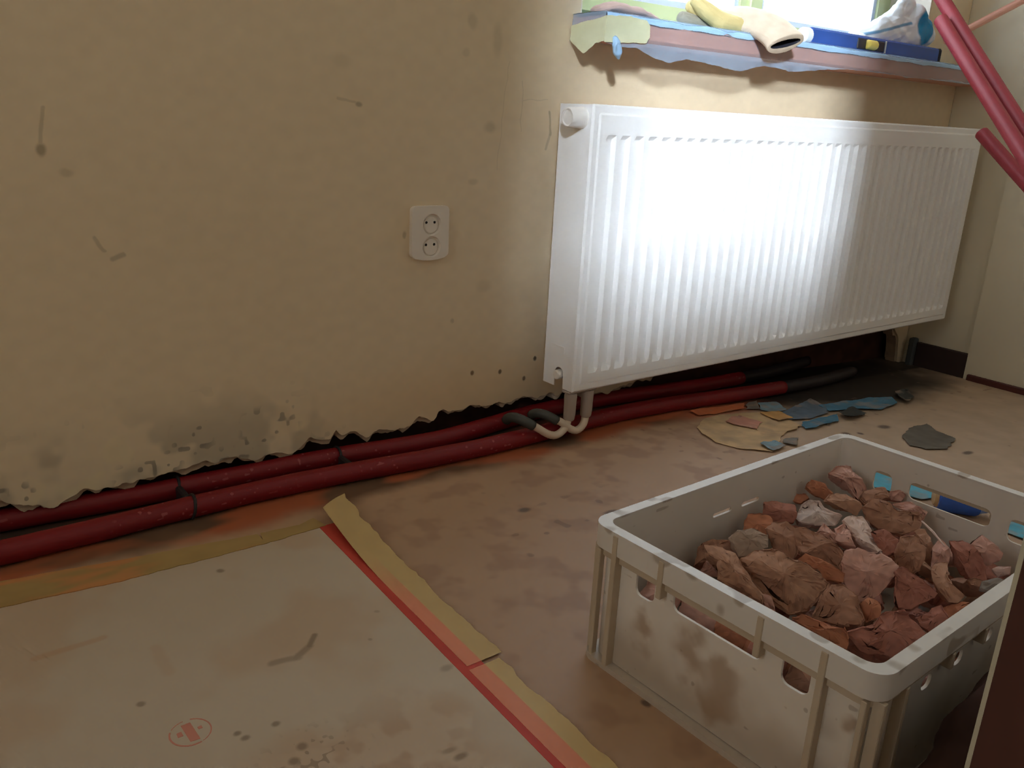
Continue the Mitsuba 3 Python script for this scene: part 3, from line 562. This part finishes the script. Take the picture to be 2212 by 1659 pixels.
# ---------------------------------------------------------------- torn scraps on the floor beyond the crate
def scrap(name, pts, bsdf, label, catg, layer, seed, curl=.004):
    k = thing(name, label, catg)
    poly = ragged(Polygon(pts).buffer(0), .010, .008, seed)
    poly = max(getattr(poly, 'geoms', [poly]), key=lambda g: g.area)
    v, f = trimesh.creation.triangulate_polygon(poly.segmentize(.012), engine='earcut')
    m = trimesh.creation.extrude_polygon(poly.segmentize(.012), .0008, engine='earcut'); m = m.subdivide_to_size(.016)
    v = m.vertices.copy(); d = -shapely.distance(shapely.points(v[:, :2]), poly.exterior) ; e = np.clip(1 + d / .02, 0, 1)
    v[:, 2] += floor_z(v[:, 0]) + .0008 + .0011 * layer + curl * e * meshkit.noise(np.c_[v[:, :2] * 18, v[:, 0] * 0 + seed], seed)
    m.vertices = v; put(k, m, bsdf)
S = 'paper_scrap'
scrap(S, [(.352, -.217), (.424, -.175), (.509, -.171), (.637, -.196), (.653, -.267), (.629, -.32), (.53, -.337), (.388, -.407), (.33, -.361), (.311, -.311), (.331, -.254)], 'scrap_beige', 'large torn beige paper scrap lying on the floor left of the blue scraps', 'torn paper', 0, 2)
scrap(S, [(.437, -.118), (.492, -.116), (.599, -.122), (.655, -.122), (.60, -.160), (.51, -.160), (.428, -.155)], 'scrap_orange', 'torn orange scrap beside the lower red pipe', 'torn paper', 1, 3)
scrap(S, [(.660, -.128), (.700, -.126), (.643, -.178), (.600, -.165)], 'scrap_grey', 'small torn grey scrap next to the orange scrap by the pipe', 'torn paper', 2, 4)
scrap(S, [(.691, -.140), (.748, -.156), (.716, -.213), (.65, -.214), (.64, -.184)], 'scrap_sky', 'small pale blue scrap below the end of the visible red pipe', 'torn paper', 1, 5)
scrap(S, [(.679, -.226), (.78, -.197), (.879, -.177), (.864, -.23), (.811, -.278), (.703, -.287), (.642, -.275)], 'scrap_slate', 'torn slate blue scrap between the pale blue and turquoise scraps', 'torn paper', 1, 6)
scrap(S, [(.636, -.31), (.732, -.299), (.824, -.297), (.778, -.33), (.65, -.345), (.612, -.335)], 'scrap_blue', 'torn strong blue scrap just above the far corner of the crate', 'torn paper', 3, 7)
scrap(S, [(.846, -.223), (.952, -.234), (1.083, -.239), (1.157, -.267), (1.107, -.309), (.995, -.323), (.904, -.287), (.824, -.27)], 'scrap_blue', 'broad grey blue scrap right of the other blue scraps under the dark corner', 'torn paper', 2, 8)
scrap(S, [(.613, -.199), (.678, -.212), (.661, -.27), (.599, -.27)], 'scrap_yellow', 'small yellow orange scrap on top of the beige scrap', 'torn paper', 3, 9)
scrap(S, [(.458, -.213), (.538, -.195), (.544, -.26), (.492, -.287), (.466, -.252)], 'scrap_pink', 'faded pink scrap lying on the large beige scrap', 'torn paper', 2, 10)
scrap(S, [(.401, -.36), (.459, -.363), (.447, -.401), (.387, -.411)], 'scrap_sky', 'small pale blue scrap against the far left rim of the crate', 'torn paper', 2, 11)
scrap(S, [(.5, -.359), (.537, -.375), (.481, -.405), (.462, -.386)], 'scrap_grey', 'small grey scrap right of the pale blue scrap at the crate rim', 'torn paper', 1, 12)
scrap(S, [(.40, -.62), (.55, -.58), (.575, -.70), (.56, -.74), (.45, -.73)], 'scrap_turquoise', 'turquoise scrap seen through the holes in the far wall of the crate', 'torn paper', 1, 13)
scrap(S, [(.45, -.86), (.56, -.85), (.56, -.95), (.44, -.94)], 'scrap_turquoise', 'turquoise scrap seen at the right frame edge through the last hole of the crate', 'torn paper', 1, 14)
scrap('dark_lump', [(.829, -.298), (.909, -.289), (.908, -.33), (.831, -.345), (.797, -.332)], 'scrap_dark', 'dark crumbled patch on the floor behind the far corner of the crate', 'debris', 3, 15, .012)
scrap('dark_lump', [(1.212, -.241), (1.289, -.237), (1.227, -.294), (1.136, -.32), (1.155, -.282)], 'scrap_dark', 'dark crumbled patch at the right end of the grey blue scrap', 'debris', 3, 16, .012)
scrap('mortar_patch', [(.817, -.482), (.914, -.449), (1.007, -.449), (.964, -.495), (.953, -.551), (.846, -.585), (.785, -.564), (.776, -.527)], 'mortar_patch', 'flat grey mortar patch on the pale floor at the right', 'debris', 0, 17, .003)

# ---------------------------------------------------------------- crate
CO = np.array([-.49005, -.74415, 0]); CA = .03267
CM = np.array([[math.cos(CA), -math.sin(CA), 0], [math.sin(CA), math.cos(CA), 0], [0, 0, 1]])
def cr(m): return move(m, CM, CO)
A, B, HC = .60, .40, .20
def rr(i, r): return rounded_rect(i, -B + i, A - i, -i, r)
def man(t): return m3.Manifold(m3.Mesh(np.asarray(t.vertices, np.float32), np.asarray(t.faces, np.uint32)))
def tri(m): q = m.to_mesh(); return trimesh.Trimesh(q.vert_properties[:, :3], q.tri_verts)
crate = thing('crate', 'dirty white plastic crate with slotted sides full of broken brick', 'crate')
IN, TH = .012, .0035
shell = man(move(ext(rr(IN, .020).difference(rr(IN + TH, .017)), .185), t=(0, 0, .012)))
def slot(axis, at, u0, u1, z0, z1, r=.010):
    p = rounded_rect(u0, z0, u1, z1, min(r, (z1 - z0) / 2 - 1e-4)); s = ext(p, .05)
    s = move(s, YZ, (at - .025, 0, 0)) if axis == 'a' else move(s, XZ, (0, at + .025, 0))
    return man(s)
for at in (IN, A - IN):
    for u0, u1, q0, q1 in ((-.107, -.076, .126, .162), (-.262, -.136, .134, .163), (-.322, -.288, .126, .162)): shell = shell - slot('a', at, u0, u1, q0, q1)
for u in (.132, .207, .285, .395, .468): shell = shell - slot('b', -B + IN, u - .011, u + .011, .126, .143, .008)
for u in (.262, .330): shell = shell - slot('b', -IN, u - .022, u + .022, .142, .149, .003)
# cut into the four walls
for name_k, cut in enumerate((sbox(-1, -B + .03, .03, -.03), sbox(A - .03, -B + .03, A + 1, -.03), sbox(-1, -.03, A + 1, 1), sbox(-1, -1, A + 1, -B + .03))):
    part(crate, 'side_wall', cr(tri(shell ^ man(move(ext(cut, .4), t=(0, 0, -.1))))), 'crate_plastic', 25)
part(crate, 'base', cr(cat([move(ext(rr(.0, .022).difference(rr(IN + .001, .02)), .008), t=(0, 0, .0)), move(ext(rr(IN, .02), .004), t=(0, 0, .009))])), 'crate_plastic', 25)
part(crate, 'rim', cr(cat([move(ext(rr(.0, .024).difference(rr(.0155, .016)), .004), t=(0, 0, .196)), move(ext(rr(.0004, .0236).difference(rr(.0036, .0205)), .029), t=(0, 0, .169))])), 'crate_rim', 25, 'pale worn rim')
part(crate, 'lip', cr(cat([move(ext(rr(.0035, .022).difference(rr(IN + .002, .018)), .003), t=(0, 0, .1675)), move(ext(rr(.0062, .021).difference(rr(IN + .002, .018)), .0115), t=(0, 0, .1570))])), 'crate_rib', 25, 'browned lip under the rim')
def rib(a0, a1, b0, b1, q0, q1): part(crate, 'rib', cr(box(a0, a1, -b1, -b0, q0, q1, .0008)), 'crate_rib')
for side in (0, 1):
    lo_, hi_ = ((.0, .0125), (A - .0125, A))[side]
    for b, q0, dz in ((.046, .006, 0), (.122, .146, 0), (.262, .146, 0), (.338, .006, 0)):
        off = -.0012 if side == 0 else .0012
        rib(lo_ + (off if q0 > .1 or True else 0), hi_, b - .004, b + .004, q0, .196)
    for b in (.0165, .3835): rib(lo_ + .003, hi_, b - .003, b + .003, .006, .165)
    lo_, hi_ = ((.0, .0125), (B - .0125, B))[side]
    for a in (.0165, .060, .160, .240, .360, .440, .540, .5835):
        part(crate, 'rib', cr(box(a - .0035, a + .0035, -hi_, -lo_, .006 if a < .07 or a > .53 else .146, .166, .0008)), 'crate_rib')

# ---------------------------------------------------------------- broken brick in the crate
def chunk(C_, n, pts, thick, seed):
    """A broken lump: the outline in its own plane (mm), domed in front and tapering behind, then roughened into fracture facets."""
    n = np.array(n, float); n /= np.linalg.norm(n); ux = np.cross([0, 0, 1.0], n); ux /= np.linalg.norm(ux); uy = np.cross(n, ux)
    P = Polygon(np.array(pts) * .001); c0 = np.array(P.representative_point().coords[0] if not P.contains(P.centroid) else P.centroid.coords[0])
    q = np.array(P.segmentize(.009).exterior.coords)[:-1] - c0
    r_ = np.random.default_rng(seed); cuts = [(r_.normal(0, .42, 2), r_.uniform(.30, .62)) for _ in range(4)]
    rows = []
    for s, w in ((.35, .50), (.72, .46), (.95, .30), (1.0, .05), (.96, -.35), (.80, -.85), (.45, -1.05)):
        z = np.full(len(q), w * thick) if w < 0 else np.maximum(-.2 * thick, np.min([d_ * thick + (q * s) @ t_ for t_, d_ in cuts] + [np.full(len(q), w * thick + .15 * thick)], axis=0))
        rows.append(np.c_[q * s, z])
    V = np.vstack(rows); m = len(q); F = []
    for i in range(len(rows) - 1):
        for j in range(m):
            a, b, c, d = i * m + j, i * m + (j + 1) % m, (i + 1) * m + (j + 1) % m, (i + 1) * m + j; F += [[a, d, c], [a, c, b]]
    V = np.vstack([V, [0, 0, min(d_ for _, d_ in cuts) * thick], [0, 0, -1.08 * thick]])
    for j in range(m):
        F.append([len(V) - 2, j, (j + 1) % m]); o = (len(rows) - 1) * m; F.append([len(V) - 1, o + (j + 1) % m, o + j])
    W_ = np.array(C_) + c0[0] * ux + c0[1] * uy + V[:, :1] * ux + V[:, 1:2] * uy + V[:, 2:] * n
    t = trimesh.Trimesh(W_, F, process=False); t.fix_normals(); t = t.subdivide_to_size(.008)
    v = t.vertices; nn = t.vertex_normals
    cell = meshkit.noise(v * 48 + seed, seed); step = np.floor(cell * 5) / 5
    v = v + nn * (.010 * (step - .5) * (thick / .03) ** .5 + .0035 * (meshkit.fbm(v * 150, 2, seed) - .5))[:, None]
    t.vertices = v; return t
RUB = [
('tan_clay',[-0.303,-0.916,0.14],[-0.56,-0.34,0.76],[(-57,8),(-32,36),(-20,37),(6,26),(18,23),(50,10),(48,0),(31,-30),(11,-38),(-12,-28),(-37,-10),(-40,0)]),
('tan_clay',[-0.349,-0.871,0.14],[-0.53,-0.37,0.76],[(-38,30),(-25,33),(-2,26),(3,18),(18,-1),(36,-25),(36,-33),(9,-24),(-17,-12),(-18,12),(-33,17)]),
('pink_clay',[-0.333,-0.824,0.12],[-0.52,-0.39,0.76],[(-15,-8),(-5,14),(11,10),(11,-10),(-4,-11)]),
('brown_clay',[-0.188,-0.891,0.14],[-0.59,-0.33,0.74],[(-34,21),(-22,26),(3,15),(26,6),(38,-9),(34,-24),(8,-15),(-22,-15),(-30,-1)]),
('orange_clay',[-0.237,-0.925,0.14],[-0.58,-0.33,0.75],[(-29,5),(-20,15),(3,9),(28,0),(26,-10),(6,-13),(-21,-4)]),
('pink_clay',[-0.2,-0.969,0.14],[-0.6,-0.3,0.74],[(-27,19),(-16,30),(10,26),(33,18),(31,2),(10,-29),(0,-38),(-23,-18),(-27,-8)]),
('brown_clay',[-0.301,-0.995,0.14],[-0.57,-0.3,0.76],[(-28,-20),(-23,6),(-14,26),(-1,30),(15,17),(28,-8),(25,-17),(8,-24),(-12,-18)]),
('orange_clay',[-0.36,-1.012,0.14],[-0.56,-0.3,0.77],[(-35,4),(-25,12),(-2,9),(20,8),(26,-2),(25,-14),(9,-13),(-19,-2)]),
('red_clay',[-0.31,-1.065,0.145],[-0.58,-0.26,0.77],[(-45,-9),(-20,9),(-15,19),(10,33),(24,20),(38,7),(23,-13),(5,-25),(-26,-24)]),
('red_clay',[-0.316,-1.051,0.11],[-0.57,-0.27,0.78],[(-26,2),(-12,9),(24,7),(15,-9),(-4,-12)]),
('orange_clay',[-0.273,-1.019,0.14],[-0.58,-0.28,0.76],[(-12,2),(-5,13),(8,12),(11,-6),(-3,-16)]),
('red_clay',[-0.187,-1.023,0.14],[-0.61,-0.27,0.75],[(-23,15),(-15,24),(3,19),(28,6),(25,-1),(3,-23),(-9,-25),(-19,-2)]),
('red_clay',[-0.227,-1.074,0.14],[-0.61,-0.24,0.76],[(-19,-3),(3,20),(12,10),(15,1),(2,-18),(-12,-11)]),
('orange_clay',[-0.145,-1.063,0.12],[-0.62,-0.24,0.75],[(-13,-1),(-2,9),(12,12),(10,0),(-1,-15)]),
('brown_clay',[-0.097,-0.971,0.14],[-0.62,-0.28,0.73],[(-17,-11),(-15,21),(2,31),(17,16),(16,-16),(3,-29),(-15,-23)]),
('tan_clay',[-0.048,-0.97,0.14],[-0.63,-0.27,0.72],[(-19,18),(-7,24),(9,2),(12,-27),(1,-21),(-7,2)]),
('pink_clay',[-0.06,-0.996,0.14],[-0.64,-0.26,0.73],[(-11,8),(-4,23),(8,14),(11,-7),(6,-20),(-7,-17)]),
('tan_clay',[-0.128,-1.036,0.14],[-0.63,-0.25,0.74],[(-17,14),(-12,-3),(-4,-14),(9,-23),(18,-21),(24,-11),(11,-4),(2,9),(-2,28),(-15,24)]),
('red_clay',[-0.039,-1.025,0.14],[-0.64,-0.24,0.73],[(-27,18),(-12,25),(6,14),(20,-1),(23,-16),(9,-26),(-5,-14),(-18,1)]),
('pink_clay',[0.01,-1.026,0.14],[-0.65,-0.24,0.72],[(-18,2),(-9,20),(4,12),(18,4),(17,-6),(6,-17),(-7,-14)]),
('white_plaster',[-0.028,-1.063,0.14],[-0.65,-0.22,0.73],[(-11,-4),(-3,7),(10,8),(10,-1),(-2,-10)]),
('grey_mortar',[-0.061,-1.065,0.13],[-0.64,-0.22,0.73],[(-9,1),(6,11),(14,9),(2,-9),(-10,-11)]),
('brown_clay',[-0.053,-1.043,0.12],[-0.64,-0.23,0.73],[(-10,0),(-2,7),(8,6),(7,-6),(-4,-8)]),
('brown_clay',[-0.008,-0.895,0.14],[-0.63,-0.3,0.71],[(-39,4),(-27,19),(-10,21),(5,14),(35,21),(37,6),(35,-5),(16,-21),(-9,-23),(-33,-13)]),
('pink_clay',[0.05,-0.894,0.14],[-0.64,-0.29,0.71],[(-28,2),(-4,13),(21,1),(18,-12),(0,-9)]),
('white_pink',[-0.097,-0.9,0.14],[-0.61,-0.31,0.73],[(-26,9),(-17,27),(-4,28),(9,11),(28,-16),(23,-25),(2,-21),(-15,-11)]),
('pink_clay',[-0.127,-0.888,0.14],[-0.6,-0.33,0.73],[(-12,11),(-1,21),(9,-1),(18,-14),(3,-15),(-9,-9)]),
('white_plaster',[-0.099,-0.824,0.14],[-0.6,-0.35,0.72],[(-27,-12),(-22,13),(-12,22),(2,24),(10,13),(34,8),(27,-10),(1,-18),(-21,-21)]),
('red_clay',[-0.141,-0.789,0.14],[-0.58,-0.37,0.72],[(-23,-15),(-20,12),(-6,17),(19,16),(24,1),(21,-13),(-11,-17)]),
('orange_clay',[-0.192,-0.757,0.125],[-0.56,-0.39,0.73],[(-20,-28),(-16,17),(0,24),(12,20),(26,0),(14,-11),(-4,-22)]),
('orange_clay',[-0.029,-0.751,0.12],[-0.6,-0.37,0.71],[(-14,-7),(-10,5),(9,10),(15,1),(2,-9)]),
('orange_clay',[-0.015,-0.773,0.14],[-0.61,-0.36,0.71],[(-20,0),(-13,13),(7,11),(21,-2),(15,-12),(-5,-11)]),
('tan_clay',[-0.024,-0.824,0.14],[-0.62,-0.34,0.71],[(-29,-2),(-22,11),(0,12),(22,5),(25,-3),(18,-15),(-7,-8)]),
('pink_clay',[0.057,-0.774,0.15],[-0.63,-0.35,0.7],[(-34,5),(-25,19),(-3,27),(6,14),(24,-5),(27,-22),(21,-32),(1,-14),(-13,-5)]),
('brown_clay',[0.041,-0.836,0.14],[-0.63,-0.32,0.7],[(-21,-6),(-16,7),(11,19),(23,2),(6,-10),(-9,-20)]),
('pink_clay',[0.08,-0.853,0.14],[-0.64,-0.31,0.7],[(-12,5),(4,9),(12,3),(7,-7),(-10,-9)]),
('pink_clay',[-0.141,-0.871,0.14],[-0.6,-0.34,0.73],[(-17,-2),(-6,14),(13,3),(15,-9),(-2,-10)]),
('red_clay',[-0.092,-0.933,0.14],[-0.62,-0.3,0.73],[(-17,9),(-6,18),(14,8),(14,-12),(-2,-21),(-11,-4)]),
('grey_clay',[-0.258,-0.825,0.14],[-0.55,-0.38,0.74],[(-25,-3),(-17,10),(4,21),(22,16),(24,0),(5,-19),(-10,-22)]),
('brown_clay',[-0.206,-0.844,0.14],[-0.57,-0.36,0.74],[(-24,5),(-17,19),(0,26),(16,14),(20,-9),(15,-25),(-11,-19)]),
('brown_clay',[-0.29,-0.795,0.12],[-0.53,-0.39,0.75],[(-25,-27),(-23,2),(-7,18),(15,22),(28,7),(23,-8),(-15,-20)]),
('pink_clay',[-0.34,-0.921,0.12],[-0.54,-0.34,0.77],[(-10,7),(2,8),(10,-7),(0,-8)]),
]
NAMES = [
'large flat tan brown brick chunk at the left middle of the rubble in the crate',
'long tan tongue shaped brick shard leaning on the near left rim of the crate',
'small pinkish brick lump left of the tongue shaped shard',
'long brown brick piece lying behind the large flat tan chunk',
'bright orange brick edge between the large flat tan chunk and the long brown piece',
'pale pink three cornered brick chunk in the centre of the rubble',
'rounded brown brick slab standing in front of the pale pink three cornered chunk',
'orange brown brick chunk against the near rim of the crate, left of the nearest corner',
'big squarish reddish brick block in the nearest corner of the crate',
'dark red brick lump under the big squarish block in the nearest corner',
'small orange brick piece behind the big squarish block',
'reddish brick chunk right of the pale pink three cornered chunk',
'squarish pinkish red brick piece beside the right rim of the crate',
'small orange brown brick piece below the curved shard at the right rim',
'brown brick chunk below the large brown slab, right of the centre',
'narrow tan brick shard standing just above the curved shard',
'small pink brick piece at the top of the curved shard',
'curved tan shard like part of a ring near the right of the rubble',
'long reddish brick chunk right of the curved shard',
'pink brick chunk in the far right of the rubble',
'small whitish plaster lump at the right end of the rubble',
'grey mortar lump beside the right rim of the crate',
'small brown brick piece right of the curved shard beside the grey mortar lump',
'large smooth brown slab near the far side of the crate',
'pink broken face behind the large smooth brown slab',
'whitish pink brick chunk left of the large smooth brown slab',
'narrow pink brick piece along the left of the whitish pink chunk',
'red brick lump smeared with white plaster in the back left of the rubble',
'reddish brick chunk in the back left between two orange pieces',
'orange brick wedge nearest the left inner wall of the crate',
'small orange brick piece left of the plaster smeared lump, by the inner wall',
'orange brown end of a brick piece below the upright pink shard',
'flat tan brick piece in front of the upright pink shard',
'upright pink shard topping the rubble in the far corner of the crate',
'brown brick piece behind the large smooth brown slab at its left',
'small pinkish brick piece below the round hole in the far crate wall',
'pink brick piece between the plaster smeared lump and the whitish pink chunk',
'dark red brick piece in the shadow under the large smooth brown slab',
'greyish tan brick piece behind the large flat tan chunk, at its left',
'brown brick piece with a pale top behind the large flat tan chunk',
'brown brick piece at the far left of the rubble behind the tongue shaped shard',
'small pink brick piece at the near rim below the tongue shaped shard',
]
SHIFT = {29: (.006, -.030, 0), 33: (-.014, -.018, 0)}    # pieces next to the walls
for i, (bs, c_, n_, pts) in enumerate(RUB):
    k = thing('brick_chunk', NAMES[i], 'broken brick')
    ex_ = np.ptp(np.array(pts), axis=0).min() * .001
    c_ = np.array(c_) + SHIFT.get(i, (0, 0, 0))
    put(k, chunk(c_, n_, np.array(pts) * 1.10, float(np.clip(.55 * ex_, .013, .042)), 100 + i), bs, 24)
fill = np.random.default_rng(5); nf = 0
kinds = ['brown_clay', 'red_clay', 'orange_clay', 'pink_clay', 'tan_clay', 'red_clay']
for ia in range(8):
    for ib in range(6):
        for lev in (.045, .092):
            a = .05 + ia * .0715 + fill.uniform(-.012, .012); b = .05 + ib * .060 + fill.uniform(-.010, .010)
            if lev > .08 and (a < .05 or b < .05): continue
            ang = np.sort(fill.uniform(0, 2 * np.pi, 8)); rad_ = fill.uniform(22, 33, 8); pts = np.c_[rad_ * np.cos(ang), rad_ * np.sin(ang)]
            if Polygon(pts).area < 900 or not Polygon(pts).is_valid: pts = np.array([(-26, -20), (24, -24), (30, 10), (6, 28), (-28, 18)]) * fill.uniform(.8, 1.1)
            a = float(np.clip(a, .055, .545)); b = float(np.clip(b, .055, .345))
            w = CO + CM @ np.array([a, -b, lev]); nrm = np.array([fill.uniform(-.4, .4), fill.uniform(-.4, .4), 1.0])
            k = thing('brick_fragment', 'brick fragment lying deep in the white crate under the larger chunks', 'broken brick', 'brick fragments under the larger chunks in the crate')
            put(k, chunk(w, nrm, pts, .019, 900 + nf), kinds[nf % 6], 24); nf += 1
for b, where in ((.09, 'small left hole'), (.15, 'left end of the long slot'), (.20, 'middle of the long slot'), (.25, 'right end of the long slot'), (.305, 'small right hole')):
    w = CO + CM @ np.array([.046, -b, .122]); k = thing('brick_fragment', 'brick fragment seen through the ' + where + ' of the near crate wall', 'broken brick', 'brick fragments behind the near hand holes')
    put(k, chunk(w, (-.9, -.1, .4), np.array([(-26, -20), (24, -18), (28, 10), (6, 24), (-26, 16)]) * fill.uniform(.85, 1.1), .017, 970 + int(b * 1000)), kinds[int(b * 100) % 6], 24)
sl = thing('brick_sliver', 'thin whitish splinter lying on the rubble below the large brown slab', 'splinter')
put(sl, tube([(-.043, -.954, .170), (-.062, -.980, .170), (-.081, -1.007, .166)], [.0012, .0018, .0008], 6), 'white_pink')

# ---------------------------------------------------------------- bottle, bundle and board at the right
bt = thing('bottle', 'blue bottle with beige end on the floor behind the crate, seen through its slot', 'bottle')
bd = np.array([.62, -.78, 0]); bd /= np.linalg.norm(bd); b0 = np.array([.432, -.762, float(floor_z(.45)) + .0275])
part(bt, 'body', tube([b0 + bd * s for s in (0, .003, .070, .076)], [.025, .028, .028, .025], 28), 'bottle_blue', 35)
part(bt, 'end', tube([b0 + bd * s for s in (-.006, -.002, .001)], [.016, .020, .021], 24), 'bottle_beige', 35, 'beige round end')
part(bt, 'neck', tube([b0 + bd * s for s in (.0765, .080, .100, .112)], [.021, .022, .016, .007], 24), 'bottle_pale', 35, 'pale blue tapering end')
sk = thing('bundle', 'dark brown crumpled bundle slumped against the right side of the white crate', 'bundle')
put(sk, crumple(blob([((-.415, -1.203, .060), (.055, .040, .060), (-.34, -1.203, .085), (.07, .044, .088)), ((-.36, -1.203, .085), (.06, .044, .094), (-.12, -1.203, .085), (.08, .045, .085))], .008, 4), .012, 20, 8), 'bundle_brown', 30)  # dark brown crumpled shape of unknown nature against the crate
bo = thing('wooden_board', 'dark reddish brown wooden board with a pale edge standing upright at the right frame edge', 'board')
e0 = np.array([-.604, -1.27]); e1_ = np.array([-.46, -1.90]); d_ = (e1_ - e0) / np.linalg.norm(e1_ - e0); n_ = np.array([-d_[1], d_[0]])
def plank(s0, s1, w0, w1, q0, q1): 
    p = Polygon([e0 + d_ * s0 + n_ * w0, e0 + d_ * s1 + n_ * w0, e0 + d_ * s1 + n_ * w1, e0 + d_ * s0 + n_ * w1]); return move(ext(p, q1 - q0), t=(0, 0, q0))
part(bo, 'panel', plank(.003, .62, -.018, 0, 0, .74), 'panel_wood')
part(bo, 'edge_strip', plank(0, .003, -.018, 0, 0, .74), 'panel_edge', label='pale edge strip')
